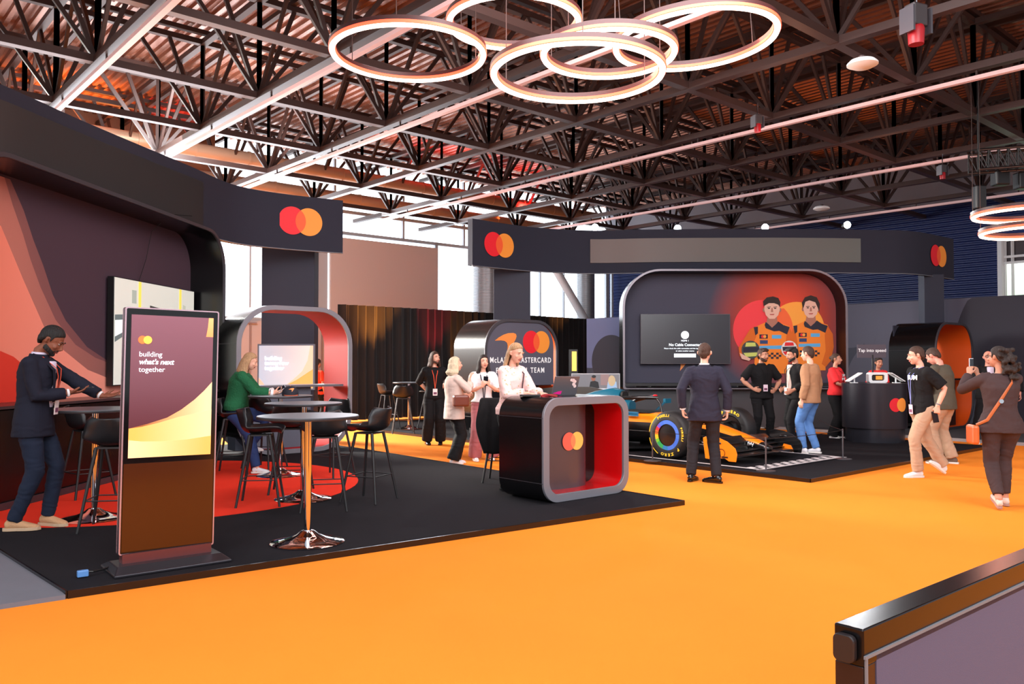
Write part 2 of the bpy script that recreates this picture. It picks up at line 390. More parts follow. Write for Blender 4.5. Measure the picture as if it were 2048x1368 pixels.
# closet doors below
mb = MB()
for px in (470, 497, 528, 580, 640, 655):
    d_, _ = ep(px, 700); mb.bar(H(d_, EW - .13, 0), H(d_, EW - .13, 2.9), .05, .04, up=ud)
mb.bar(H(-14, EW - .13, 2.86), H(12, EW - .13, 2.86), .12, .05)
tag(mb.build('trim_1', mat('beige_trim', (148, 128, 126), rough=.6)), kind='structure')
# solid beige panel in the glazing
d0, zt = ep(655, 478); d1, _ = ep(868, 490)
sc = MB(); sc.box(((d0 + d1) / 2, 0, 4.55), (d1 - d0, .12, 3.1)); o = sc.build('wall_infill_panel', mat('beige_infill', (196, 182, 180), rough=.75), None, loc=H(0, EW - .2, 0), rz=TH); tag(o, kind='structure')
# silo-like ribbed columns outside the glass, and a slanting brace
for i, (px, wpx) in enumerate(((953, 60), (1148, 36))):
    d_, _ = ep(px, 560); Yd = H(d_, EW).y; r = wpx / 2 * Yd / F
    mb = MB(); prof = []
    for k in range(60):
        z = 3 + k * .06; prof += [(r, z), (r, z + .045), (r - .015, z + .05)]
    mb.lathe(prof, 32, c=H(d_, EW - .75 - r * 0, 0)); tag(mb.build('ribbed_column', mat('ribbed_metal', (150, 152, 156), rough=.35, metal=.6), smooth=True), ('wide' if i == 0 else 'narrow') + ' ribbed metal column before the bright glazing', 'column')
a = at(1112, 540, 31.8); b = at(1175, 648, 31.8)
mb = MB(); mb.tube([a, b], .16, 14); tag(mb.build('diagonal_brace', mat('pale_pipe', (196, 202, 208), rough=.4), smooth=True), 'pale slanting steel pipe brace against the window', 'brace')

# drapes
M_curt = mat('black_drape', (24, 20, 20), rough=.8, sheen=.3)
def drape(name, path, h, label, m, amp=.07, wave=.28):
    pts = [Vector((p[0], p[1], 0)) for p in path]; seg = []; L = 0
    for a_, b_ in zip(pts, pts[1:]): seg.append((L, (b_ - a_).length, a_, b_)); L += (b_ - a_).length
    def fn(s, t):
        l = s * L
        for L0, ln, a_, b_ in seg:
            if l <= L0 + ln + 1e-6: break
        f_ = (l - L0) / ln; p = a_.lerp(b_, f_); d_ = (b_ - a_).normalized(); nn = Vector((-d_.y, d_.x, 0))
        ph = 2 * PI * l / wave
        o_ = amp * (math.sin(ph + .6 * math.sin(ph * .37)) + .35 * math.sin(ph * 2.3 + 1))
        return p + nn * o_ * (.75 + .25 * (1 - t)) + Vector((0, 0, .04 + (h - .04) * t))
    mb = MB(); mb.grid(fn, int(L / .03), 6); o = mb.build(name, m, smooth='all'); tag(o, label, 'curtain'); return o
D0, D1, D2 = at(676, 608, 20.9), at(872, 619, 23.0), at(1172, 639, 28.0)
drape('stage_drape', [D0, D1, D2], 3.0, 'tall pleated black drape wall with amber and red uplight streaks', M_curt)
def updrape(px, Y, col, pw_, zt=2.4):
    p = at(px, 800, Y); p.z = .15; spot('drape_uplight', p, p + Vector((-.0, .62, 2.2)), pw_ * 4.5, col, ang=32, r=.05)
updrape(757, 20.6, (1, .34, .05), 520); updrape(735, 20.4, (1, .3, .03), 260); updrape(880, 22.0, (1, .02, .03), 200); updrape(925, 23.0, (1, .35, .06), 110); updrape(1148, 25.6, (1, .35, .06), 260)
# ------------------------------------------------------------------ roof
ZB, ZT = 6.8, 8.75; MOD = 2.97
M_chord = mat('truss_steel', (64, 46, 42), rough=.42, metal=.15)
M_web = mat('truss_web', (52, 34, 30), rough=.5, metal=.1)
M_deck = mat('roof_deck', (138, 92, 74), rough=.27, metal=.55)
DL = [4.0 + MOD * k for k in range(-1, 9)]; EL = [3.6 + 2.99 * k for k in range(0, 8)]
dlo, dhi = DL[0] - 1.5, 31.0; elo, ehi = EL[0] - 1.5, EW
def truss(fixed, along_e, nodes, lo, hi, off, idx):
    P = (lambda t, z: H(fixed, t, z)) if along_e else (lambda t, z: H(t, fixed, z))
    up = vd if along_e else ud
    r = thing('roof_truss', P(lo, ZB), 0, 'dark lattice roof truss', 'truss'); r['kind'] = 'structure'
    for k in ('label', 'category'): del r[k]
    o0 = P(lo, ZB); L = lambda v: Vector(v) - o0
    c = MB(); c.bar(L(P(lo, ZB + off)), L(P(hi, ZB + off)), .17, .13); c.build('bottom_chord', M_chord, r)
    c = MB(); c.bar(L(P(lo, ZT + off)), L(P(hi, ZT + off)), .14, .12); c.build('top_chord', M_web, r)
    wb = MB(); q = .055
    for i, nd in enumerate(nodes):
        wb.bar(L(P(nd, ZB)), L(P(nd, ZT)), .08, .08)
        for sgn in (-1, 1):
            for fr_ in ((.98,) if along_e else (.5, .98)):
                t = nd + sgn * MOD / 2 * fr_
                if lo - .1 < t < hi + .1: wb.bar(L(P(nd + sgn * .06, ZB + .08)), L(P(t, ZT - .04)), .08, .06, up=up)
    wb.build('web_member', M_web, r)
for i, d_ in enumerate(DL): truss(d_, True, EL, elo, ehi, 0, i)
for i, e_ in enumerate(EL): truss(e_, False, DL, dlo, dhi, .012, i)
pr = MB()
for k in range(0, 22):
    dd = dlo + k * MOD / 2
    if dd < dhi and k % 2: pr.bar(H(dd + .7, elo, ZT + .1), H(dd + .7, ehi, ZT + .1), .1, .1)
for k in range(0, 18):
    ee = elo + k * MOD / 2
    if ee < ehi and k % 2: pr.bar(H(dlo, ee, ZT + .2), H(dhi, ee, ZT + .2), .12, .1)
tag(pr.build('roof_purlins', M_web), kind='structure')
# corrugated deck: ribs run along u
mb = MB(); pit = .24; nd_ = int((dhi - dlo + 6) / pit); prof = []
for i in range(nd_):
    x = dlo - 3 + i * pit; prof += [(x, 0), (x + .10, 0), (x + .13, .07), (x + .21, .07)]
vs = [H(x, ee, ZT + .32 + z) for ee in (elo - 4, ehi + .3) for x, z in prof]; n = len(prof)
mb.add(vs, [(i, i + 1, n + i + 1, n + i) for i in range(n - 1)])
tag(mb.build('ceiling', M_deck), kind='structure')

# pale trunking rails under the u chords
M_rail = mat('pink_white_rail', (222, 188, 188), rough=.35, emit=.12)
RG = 'white trunking rails under the roof trusses'
first = None
for i, (d_, e0_, e1_) in enumerate(((4.0, 2.5, EW - 2), (6.97, 2.5, EW - 3.5), (9.94, 2.5, EW - 3.5), (15.88, 2.0, EW - 2), (18.85 + 2.97, 2.0, EW - 2), (18.85 + 2.97 * 3, 2.0, EW - 1))):
    lab = ['pale trunking rail under the roof truss nearest the curved black fascia', 'short gleaming trunking rail second from the curved black fascia', 'pale trunking rail running behind the leftmost ring lamp', 'long white trunking rail crossing just behind the cluster of ring lamps',
           'long white trunking rail above the middle of the wide header', 'low white trunking rail just above the spotlights of the wide header'][i]
    r = thing('trunking_rail', H(d_, e0_, ZB - .2), TH, lab, 'rail', RG)
    mb = MB(); mb.box((0, (e1_ - e0_) / 2, 0), (.1, e1_ - e0_, .07)); mb.build('trunking', M_rail, r)
    k = 0
    while k * 3 < e1_ - e0_:
        MB().box((0, k * 3 + .5, .08), (.03, .03, .12)).build('hanger', M_web, r); k += 1

# ducts near the glazed wall
for i, (e_, z_, r_) in enumerate(((24.0, 7.7, .21), (25.6, 7.3, .2))):
    mb = MB(); mb.tube([H(-12, e_, z_), H(26, e_, z_)], r_, 20)
    for k in range(24): mb.tube([H(-12 + k * 1.6, e_, z_), H(-11.94 + k * 1.6, e_, z_)], r_ + .02, 20)
    tag(mb.build('air_duct', mat('duct_metal', (186, 150, 124), rough=.4, metal=.3), smooth=True), ['thick round ventilation duct running below the roof deck', 'rear round ventilation duct higher against the glazing'][i], 'duct')
# coloured uplights on the deck
def deck_glow(px, py, col, p, z=7.3, ang=95):
    Y = (ZT + .32 - CAMZ) * F / (725 - py); q = at(px, py, Y); q.z = z
    spot('deck_spot', q, q + Vector((.05, .1, 2)), p, col, ang=ang, r=.08, blend=.9)
for px, py, col, p in ((30, 130, (1, .10, .03), 240), (80, 150, (1, .30, .04), 420), (150, 165, (1, .32, .04), 420), (225, 190, (1, .3, .04), 380), (330, 215, (1, .04, .03), 330), (385, 232, (1, .02, .03), 330), (450, 245, (1, .12, .04), 160),
                       (790, 262, (1, .25, .08), 300), (870, 285, (1, .03, .02), 460), (950, 300, (1, .05, .02), 460), (1050, 335, (1, .02, .02), 460), (1000, 350, (1, .2, .05), 360), (1150, 385, (1, .3, .1), 300)):
    deck_glow(px, py, col, p * 2.6)
for px, py, p in ((400, 60, 500), (470, 130, 700), (560, 90, 400), (600, 180, 400)): deck_glow(px, py, (1, .84, .8), p * .8, z=6.9, ang=120)  # added white spots imitating window light reflected off the deck
# unseen warm-white fill spots, added below the deck to brighten it
for (d_, e_, p, col) in ((8, 8, 420, (1, .66, .52)), (14, 8, 620, (1, .48, .3)), (20, 9, 560, (1, .48, .3)), (14, 15, 420, (1, .66, .5)), (26, 12, 300, (1, .5, .34)), (5, 13, 480, (1, .85, .8)), (9, 16, 300, (1, .85, .8)), (22, 15, 220, (1, .7, .62))):
    l = spot('roof_fill', H(d_, e_, 5.0), H(d_, e_ + .5, 9), p * .25, col, ang=150, r=.15, blend=1)

# ------------------------------------------------------------------ ring lamps
M_led = mat('led_white', (255, 235, 225), emit=7, ecol=(255, 218, 200))
M_halo = mat('led_halo', (255, 90, 60), emit=2.6, ecol=(255, 70, 45))
M_ringbody = mat('ring_body', (58, 22, 20), rough=.5)
def ring_lamp(cx, cy, hw, r, label, tiltx=0, tilty=0):
    Y = F * r / hw; c = at(cx, cy, Y)
    t = thing('ring_lamp', c, 0, label, 'pendant light', 'glowing ring pendants hung from the trusses')
    t.rotation_euler = (tiltx, tilty, 0)
    n = 96
    b = MB(); b.lathe([(r + .042, .005), (r + .042, .085), (r - .042, .085), (r - .042, .005)], n, closed=True); b.build('ring_housing', M_ringbody, t, smooth=True)
    l = MB(); l.lathe([(r + .036, .004), (r + .036, -.02), (r + .025, -.042), (r, -.05), (r - .025, -.042), (r - .036, -.02), (r - .036, .004)], n, closed=True); l.build('light_diffuser', M_led, t, smooth=True)
    l = MB(); l.lathe([(r + .047, .03), (r + .047, -.006), (r + .037, -.012), (r + .037, .004)], n, closed=True); l.lathe([(r - .047, .03), (r - .047, -.006), (r - .037, -.012), (r - .037, .004)], n, closed=True)
    l.build('halo_strip', M_halo, t, smooth=True)  # glowing red strips stand in for the halo around the diffuser
    for k in range(3):
        a = 2 * PI * k / 3 + .5; zt_ = ZB - c.z
        w_ = MB(); w_.tube([(r * math.cos(a), r * math.sin(a), .1), (r * math.cos(a), r * math.sin(a), zt_)], .006, 6); w_.build('suspension_cable', M_web, t)
    for k in range(2):
        a = 2 * PI * k / 2 + .3
        pl_ = bpy.data.lights.new('ring_glow', 'POINT'); pl_.energy = 18; pl_.color = (1, .38, .26); pl_.shadow_soft_size = .15
        po = bpy.data.objects.new('ring_glow', pl_); COL.objects.link(po); po.location = c + Vector((r * math.cos(a) * .93, r * math.sin(a) * .93, .16))
ring_lamp(817, 107, 151, 1.0, 'leftmost large glowing ring lamp over the truss')
ring_lamp(1028, 46, 130, .84, 'glowing ring lamp cut off by the top edge behind the leftmost ring')
ring_lamp(1155, 147, 169, 1.0, 'lowest and largest glowing ring lamp in the middle of the cluster')
ring_lamp(1217, 107, 131, .8, 'smaller glowing ring lamp nested between the lowest and the rightmost rings')
ring_lamp(1390, 80, 159, 1.0, 'rightmost glowing ring lamp of the cluster, raised to one side', tilty=-.06)
ring_lamp(2046, 428, 88, .8, 'upper of two small distant glowing rings near the blue wall')
ring_lamp(2062, 463, 88, .8, 'lower of two small distant glowing rings near the blue wall')

# sensors and hoists under trusses
def dome(px, py, Y, label, s=.2):
    t = thing('ceiling_sensor', at(px, py, Y), 0, label, 'sensor')
    b = MB(); b.lathe([(0, .06), (s * .8, .06), (s, .02), (s, 0), (s * .6, -.04), (0, -.05)], 24); b.build('cover', M_white, t, smooth=True)
    b = MB(); b.lathe([(0, .12), (.05, .12), (.05, .06)], 12); b.build('mount', M_web, t)
dome(1725, 130, 11.0, 'white disc sensor hanging under the truss on the upper right')
dome(1643, 418, 22.5, 'distant white disc sensor above the wide header', .22)
def hoist(px, py, Y, label, sc_=1.0):
    t = thing('chain_hoist', at(px, py, Y), .4, label, 'hoist'); t.scale = (sc_,) * 3
    b = MB(); b.box((0, 0, .12), (.22, .16, .26)); b.build('motor_body', mat('dark_motor', (50, 44, 46), rough=.4), t, bevel=.02)
    b = MB(); b.lathe([(0, -.22), (.085, -.22), (.095, -.04), (.08, 0), (0, 0)], 20); b.build('red_cap', mat('hoist_red', (150, 16, 26), rough=.35), t, smooth=True)
    b = MB(); b.tube([(0, 0, .25), (0, 0, .6)], .015, 6); b.build('chain', M_chrome, t)
    [MB().box((q_, 0, .05), (.03, .2, .3)).build('side_bracket', M_rimdark, t) for q_ in (.14, -.14)]
hoist(1832, 52, 9.6, 'dark hoist motor with red cup hanging near the top right')
hoist(1515, 248, 15.5, 'small red-capped hoist motor lying at the middle truss', .7)
hoist(1885, 345, 18.5, 'small dark hoist motor at the right rear truss', .7)
# black lattice box truss piece upper right
t = thing('lighting_truss', at(1958, 300, 17), 0, 'black square lattice lighting truss hanging at the far right', 'truss')
b = MB(); p0 = at(1958, 300, 17); p1 = at(2140, 285, 16.2); dv = p1 - p0
for oy in (0, .4):
    for oz in (0, -.4): b.tube([Vector((0, oy, oz)), dv + Vector((0, oy, oz))], .03, 8)
b.build('main_tube', M_satin, t)
b = MB()
for k in range(9):
    a0 = dv * (k / 9); a1 = dv * ((k + 1) / 9)
    for oy in (0, .4): b.tube([a0 + Vector((0, oy, 0)), a1 + Vector((0, oy, -.4))], .014, 6); b.tube([a0 + Vector((0, oy, -.4)), a0 + Vector((0, oy, 0))], .014, 6)
    for oz in (0, -.4): b.tube([a0 + Vector((0, 0, oz)), a1 + Vector((0, .4, oz))], .014, 6)
b.build('lacing', M_satin, t)
b = MB(); b.tube([(.1, .2, 0), (.1, .2, 2.0)], .02, 6); b.build('hanging_chain', M_satin, t)
b = MB(); b.box((.55, .2, -.55), (.3, .25, .3)); b.box((1.0, .2, -.6), (.25, .25, .35)); b.box((.1, .2, -.95), (.22, .2, .5)); b.build('lamp_head', M_satin, t, bevel=.03)

dl_, _ = ep(432, 380)
mb = MB(); mb.add([H(-16, EW + .1, 6.2), H(dl_, EW + .1, 6.2), H(dl_, EW + .1, 9.3), H(-16, EW + .1, 9.3)], [(0, 1, 2, 3)]); tag(mb.build('wall_back_upper', mat('brown_upper', (120, 84, 66), rough=.8)), kind='structure')
# ------------------------------------------------------------------ rounded arch modules
def arch(name, loc, rz, w_, h_, dep, R, rim, label, cat, m_in, m_out=M_black, m_rim=M_steelrim, z0=.048, seg=True, prof=None):
    """local x along the front (0..w), y depth away from the viewer, z up"""
    t = thing(name, (loc[0], loc[1], z0), rz, label, cat)
    n = 10; out = rrect(w_, h_, R, n, w_ / 2); inn = rrect(w_ - 2 * rim, h_ - 2 * rim, R - rim * .8, n, w_ / 2, rim)
    mid = rrect(w_ - rim * .9, h_ - rim * .9, R - rim * .4, n, w_ / 2, rim * .45)
    if prof: out, mid, inn = prof
    b = MB(); ring_prism(b, out, mid, .02, dep); b.build('outer_shell', m_out, t, smooth=True)
    b = MB(); ring_prism(b, mid, inn, .02, dep - .001); b.build('inner_lining', m_in, t, smooth=True)
    b = MB(); ring_prism(b, out, inn, -.012, .02); b.build('front_rim', m_rim, t, smooth=True, bevel=.004)
    if seg:
        for zz in (R, h_ - R):
            b = MB(); b.box((-.001, dep / 2, zz), (.004, dep, .006)); b.build('panel_seam', M_rimdark, t)
    return t
# --- front welcome counter
c0 = gp(1086, 1010, .045)
tc = arch('welcome_counter', c0, TH, 1.34, 1.10, .70, .21, .085, 'black rounded counter with grey rim and red lining holding the open laptop', 'counter', M_red)
def half_round(t, x0, x1, y, zc0, zc1, bulge, m, nm):
    def fn(s, v):
        a = PI * s; x = x0 + (x1 - x0) * s
        return ((x0 + x1) / 2 - (x1 - x0) / 2 * math.cos(a), y - bulge * math.sin(a) ** .55, zc0 + (zc1 - zc0) * v)
    b = MB(); b.grid(fn, 28, 2); return b.build(nm, m, t, smooth='all')
M_brushed = mat('satin_grey_laminate', (92, 84, 90), rough=.28, metal=.55)
half_round(tc, .30, .98, .42, .075, 1.02, .20, M_brushed, 'curved_front_panel')
b = MB(); b.box((.67, .46, .55), (1.18, .03, .94)); b.build('back_panel', M_black, tc)
discs_logo(tc, .66, .215, .60, .10, mats=(mat('pale_disc_red', (240, 100, 80), rough=.5), mat('pale_disc_yellow', (250, 190, 90), rough=.5), mat('pale_disc_mid', (250, 135, 85), rough=.5)))

# --- rear arch with drinks counter (red lining)
a2 = gp(470, 908, .045); a2 = at(471, 906, 12.78)
t2 = arch('rounded_arch_booth', (a2.x, a2.y), TH, 2.04, 2.39, .84, .62, .075, 'open rounded grey-rimmed arch with red lining behind the seated woman', 'booth arch', mat('dark_red_lining', (160, 3, 10), rough=.55, spec=.15))
b = MB(); b.box((1.0, .35, 1.085), (1.86, .5, .035)); b.build('counter_top', mat('counter_grey', (92, 92, 100), rough=.3), t2)
b = MB(); b.box((.75, .4, .57), (1.3, .3, .99)); b.build('counter_front', mat('counter_slate', (84, 90, 104), rough=.55), t2)
# --- logo arch in the middle
a3 = at(969, 886, 16.35)
t3 = arch('logo_arch_booth', (a3.x, a3.y), TH, 2.04, 2.36, 1.0, .62, .06, 'rounded black arch with papaya swoosh and twin-disc logo panel', 'booth arch', mat('orange_lining', (216, 80, 22), rough=.35), m_rim=M_rimdark)
pan = [(x, z) for x, z in rrect(1.86, 2.36 - .12, .5, 10, .99, .06) if z > 1.0]; pan = [(1.92, 1.0)] + pan + [(.06, 1.0)]
b = MB(); b.prism(pan, .04, lambda x, y, z: (x, .02 + y, z)); b.build('logo_panel', mat('slate_panel', (88, 88, 102), rough=.75), t3)
b = MB(); b.prism(swoosh(.28, 1.66, .58), .006, lambda x, y, z: (x, .012 + y, z)); b.build('swoosh_logo', mat('swoosh_orange', (255, 150, 70), rough=.5), t3)
discs_logo(t3, 1.42, .02, 1.90, .235)
text_mesh('McLAREN MASTERCARD', .155, 'lettering', M_textw, t3, face(1.0, .018, 1.47), bold=.002, align='CENTER', spacing=1.22, sx=.86)
text_mesh('FORMULA 1 TEAM', .155, 'lettering', M_textw, t3, face(.98, .018, 1.26), bold=.002, align='CENTER', spacing=1.3, sx=.86)
b = MB(); b.box((1.0, .55, .5), (1.5, .5, .98)); b.build('base_cabinet', mat('cab_dark', (34, 34, 40), rough=.35), t3)
b = MB(); b.box((1.0, .45, 1.0), (1.86, .7, .03)); b.build('counter_top', M_satin, t3)
# --- orange arch at right
a4 = at(1873, 866, 17.7)
t4 = arch('orange_arch_booth', (a4.x, a4.y), TH, 2.1, 2.36, 1.0, .62, .05, 'rounded black arch with orange lining near the two older men', 'booth arch', M_orange, m_rim=M_rimdark)
b = MB(); b.box((.95, .93, 1.2), (1.72, .03, 2.2)); b.build('back_panel', M_navy, t4)
b = MB(); b.box((1.0, .5, 1.09), (1.88, .8, .04)); b.build('counter_top', M_black, t4)
b = MB(); b.box((.85, .5, .56), (1.2, .7, 1.0)); b.build('counter_cabinet', M_satin, t4)

# --- big rear stage niche with poster
BY = 18.55
bl = at(1246, 780, BY); br = at(1697, 780, BY); bt = at(1470, 538, BY)
BW = br.x - bl.x; BH = bt.z
BZ0 = at(1470, 775, BY).z - .09
tp = [tomb(BW - 2 * q_, BH - .045 - q_, .86 - q_, .05, BZ0 + q_ * .6, 10, BW / 2) for q_ in (0, .022, .05)]
tb = arch('stage_backdrop', (bl.x, BY), 0, BW, BH - .045, .62, .86, .05, 'huge rounded slate backdrop carrying the drivers poster behind the car', 'backdrop', M_satin, m_rim=mat('rim_taupe', (118, 112, 118), rough=.35, metal=.5), seg=False, prof=tp)
zb = at(1470, 772, BY).z
pan = [(x, z) for x, z in rrect(BW - .1, BH - .045 - .1, .82, 12, BW / 2, .05) if z > zb]; pan = [(BW - .05, zb)] + pan + [(.05, zb)]
M_slate = mat('poster_slate', (68, 68, 84), rough=.8)
b = MB(); b.prism(pan, .05, lambda x, y, z: (x, .55 + y, z)); b.build('poster_board', M_slate, tb)
b = MB(); b.box((BW / 2, .35, zb - .02), (BW - .1, .5, .06)); b.build('ledge', M_satin, tb)
b = MB(); b.box((BW / 2, .40, (BZ0 + .0) / 2), (BW - .35, .3, BZ0 + .0)); b.build('lower_panel', mat('lower_taupe', (66, 63, 66), rough=.45), tb)
PY = BY + .55
def pp(px, py): q = at(px, py, PY); return (q.x - bl.x, q.z - .045)
def flat(nm, pts, m, off, par=tb, y=.55, th=.002):
    b = MB(); b.prism(pts, th, lambda x, yy, z: (x, y - off + yy, z)); return b.build(nm, m, par)
def px_poly(lst): return [pp(*p) for p in lst]
def px_disc(cx, cy, r, n=48, ry=None):
    return [pp(cx + r * math.cos(2 * PI * k / n), cy + (ry or r) * math.sin(2 * PI * k / n)) for k in range(n)]
# radial red glow print on the board
def glow_mat(name, cx, cz, rad, c_in, c_out, c_mid):
    m = bpy.data.materials.new(name); m.use_nodes = True; nt = m.node_tree; b_ = nt.nodes['Principled BSDF']; b_.inputs['Roughness'].default_value = .8
    tc_ = nt.nodes.new('ShaderNodeTexCoord'); vm = nt.nodes.new('ShaderNodeVectorMath'); vm.operation = 'DISTANCE'; vm.inputs[1].default_value = (cx, 0, cz)
    sp = nt.nodes.new('ShaderNodeSeparateXYZ'); cb = nt.nodes.new('ShaderNodeCombineXYZ')
    nt.links.new(tc_.outputs['Object'], sp.inputs[0]); nt.links.new(sp.outputs['X'], cb.inputs['X']); nt.links.new(sp.outputs['Z'], cb.inputs['Z'])
    nt.links.new(cb.outputs[0], vm.inputs[0])
    mr = nt.nodes.new('ShaderNodeMapRange'); mr.inputs['From Max'].default_value = rad; nt.links.new(vm.outputs['Value'], mr.inputs['Value'])
    cr = nt.nodes.new('ShaderNodeValToRGB'); nt.links.new(mr.outputs['Result'], cr.inputs['Fac'])
    cr.color_ramp.elements[0].color = srgb(*c_in); cr.color_ramp.elements[1].color = srgb(*c_out)
    e_ = cr.color_ramp.elements.new(.55); e_.color = srgb(*c_mid)
    nt.links.new(cr.outputs['Color'], b_.inputs['Base Color']); return m
gx, gz = pp(1565, 640)
bo = [o for o in tb.children if o.name.startswith('poster_board')][0]
bo.data.materials.clear(); bo.data.materials.append(glow_mat('poster_glow', gx, gz, 1.75, (255, 80, 46), (68, 68, 84), (172, 60, 46)))
flat('red_disc', px_disc(1526, 660, 60), mat('poster_red', (244, 62, 68), rough=.7), .004)
flat('yellow_disc', px_disc(1593, 660, 56), mat('poster_amber', (252, 166, 62), rough=.7), .006)
a_ = [(1582 + 0 * 0, 0)]
lens = []
for k in range(13):
    y_ = 617 + (703 - 617) * k / 12; lens.append((1526 + math.sqrt(max(0, 60 ** 2 - (y_ - 660) ** 2)), y_))
for k in range(12, -1, -1):
    y_ = 617 + (703 - 617) * k / 12; lens.append((1593 - math.sqrt(max(0, 56 ** 2 - (y_ - 660) ** 2)), y_))
flat('disc_overlap', px_poly(lens), mat('poster_mid', (244, 104, 50), rough=.7), .008)
PS = mat('print_skin', (232, 184, 162), rough=.8); PSd = mat('print_skin_shade', (176, 118, 98), rough=.8); PH = mat('print_hair', (52, 38, 34), rough=.8); PO = mat('print_suit', (248, 136, 44), rough=.8)
PN = mat('print_navy', (44, 42, 56), rough=.8); PB = mat('print_blue', (96, 176, 226), rough=.8); PW = mat('print_white', (232, 226, 220), rough=.8); PG = mat('print_lime', (206, 214, 110), rough=.8); POd = mat('print_suit_shade', (222, 106, 30), rough=.8); PR = mat('print_red', (228, 44, 52), rough=.8)
def driver(ox, oy, s, hairpts, flip, o0):
    T = lambda L: px_poly([(ox + x * s, oy + y * s) for x, y in L]); D = lambda nm, L, m, k: flat(nm, T(L), m, o0 + k * .0022)
    E = lambda cx, cy, rx, ry=None: [(cx + rx * math.cos(2 * PI * k / 20), cy + (ry or rx) * math.sin(2 * PI * k / 20)) for k in range(20)]
    D('printed_legs', [(-33, 95), (28, 95), (30, 131), (-34, 131)], PO, 0)
    D('printed_torso', [(-13, 33), (13, 33), (34, 40), (40, 58), (33, 92), (29, 130), (-28, 130), (-30, 92), (-36, 60), (-33, 42)], PO, 1)
    D('printed_sleeve', [(-33, 41), (-30, 60), (-44, 90), (-52, 98), (-62, 98), (-64, 82), (-52, 62), (-42, 46)] if not flip else [(33, 41), (44, 58), (46, 84), (40, 112), (30, 124), (22, 118), (30, 92), (28, 60)], POd, 2)
    D('printed_sleeve', [(33, 41), (42, 60), (34, 88), (20, 96), (14, 92), (26, 76), (28, 58)] if not flip else [(-33, 41), (-40, 62), (-44, 84), (-36, 92), (-24, 92), (-28, 66)], POd, 2)
    D('printed_neck', [(-8, 20), (9, 20), (11, 36), (0, 43), (-11, 36)], PSd, 3)
    D('printed_collar', [(-12, 32), (-7, 36), (0, 43), (8, 36), (12, 31), (22, 38), (34, 42), (29, 56), (14, 49), (4, 50), (-12, 44), (-14, 38)], PN, 4)
    D('printed_yoke', [(-35, 42), (-27, 41), (-27, 54), (-32, 58)], PN, 4)
    D('printed_ear', E(-15.5, 9, 2.4, 4), PSd, 4); D('printed_ear', E(15.5, 9, 2.4, 4), PSd, 4)
    D('printed_face', [(-14, -2), (-8, -9), (8, -9), (14, -2), (15, 8), (12, 19), (5, 26), (-5, 26), (-12, 19), (-15, 8)], PS, 5)
    D('printed_hair', hairpts, PH, 6)
    for sx in (-6, 6):
        D('printed_eye', E(sx, 6, 2.4, 1.1), PH, 6); D('printed_brow', [(sx - 3.5, 3), (sx + 3.5, 2.6), (sx + 3.5, 3.8), (sx - 3.5, 4.2)], PH, 6)
    D('printed_nose', [(-1, 5), (1, 5), (2.4, 13), (-2.4, 13)], PSd, 6)
    D('printed_mouth', [(-5, 17), (5, 16.5), (3, 19), (-3, 19)], mat('print_lips', (190, 92, 84), rough=.8), 6)
    D('printed_patch', [(-24, 56), (-8, 56), (-8, 64), (-24, 64)], PN, 3); D('printed_patch', E(-18, 60, 3), PR, 4); D('printed_patch', E(-14, 60, 3), mat('poster_amber', (252, 166, 62)), 5)
    D('printed_patch', [(0, 57), (18, 57), (18, 64), (0, 64)], PB, 3); D('printed_patch', [(-23, 67), (-8, 67), (-8, 74), (-23, 74)], mat('print_deepblue', (40, 62, 110)), 3)
    D('printed_chest_band', [(-24, 78), (19, 77), (19, 84), (-24, 84)], PB, 3)
    for r_ in range(3):
        for c_ in range(8):
            if (r_ + c_) % 2 == 0: D('printed_check', [(-22 + c_ * 5, 91 + r_ * 4), (-17 + c_ * 5, 91 + r_ * 4), (-17 + c_ * 5, 95 + r_ * 4), (-22 + c_ * 5, 95 + r_ * 4)], PN, 3)
def helmet(cx, cy, r, mA, mB_, o0):
    E = lambda x, y, rx, ry: px_poly([(x + rx * math.cos(2 * PI * k / 28), y + ry * math.sin(2 * PI * k / 28)) for k in range(28)])
    flat('printed_helmet', E(cx, cy, r, r * 1.02), mA, o0); flat('printed_helmet_crown', px_poly([(cx - r * .5, cy - r * .8), (cx + r * .5, cy - r * .8), (cx + r * .6, cy - r * .4), (cx - r * .6, cy - r * .35)]), mB_, o0 + .002)
    flat('printed_visor', px_poly([(cx - r * .85, cy - r * .25), (cx + r * .9, cy - r * .3), (cx + r * .85, cy + r * .15), (cx - r * .8, cy + r * .25)]), PN, o0 + .004)
    flat('printed_helmet_band', px_poly([(cx - r * .8, cy + r * .35), (cx + r * .8, cy + r * .28), (cx + r * .6, cy + r * .7), (cx - r * .5, cy + r * .78)]), mB_, o0 + .003)
driver(1607 + 14, 610, 1.0, [(-16, 8), (-18, -4), (-12, -15), (0, -19), (12, -15), (18, -2), (17, 14), (13, 4), (9, -5), (-3, -9), (-11, -6), (-14, 4)], True, .010)
driver(1543, 611, 1.04, [(-16, 2), (-17, -8), (-10, -15), (2, -17), (12, -14), (16, -6), (15, 4), (12, -1), (4, -4), (-6, -4), (-13, 0)], False, .028)
helmet(1500, 700, 18, mat('print_dark', (60, 62, 60)), PG, .05); helmet(1577, 698, 16, PW, PR, .05)
flat('printed_hand', px_poly([(1478, 706), (1486, 710), (1500, 718), (1497, 722), (1482, 718)]), PS, .056)
flat('printed_hand', px_poly([(1572, 742), (1584, 740), (1586, 764), (1574, 768)]), PS, .03)
# small swoosh under the screen
a = pp(1336, 742); b2 = pp(1372, 728)
flat('swoosh_logo', [(a[0] + .5 * (x - 0), a[1] + .5 * z) for x, z in swoosh(0, 0, 1.0)], mat('swoosh_orange', (255, 150, 70), rough=.5), .004)
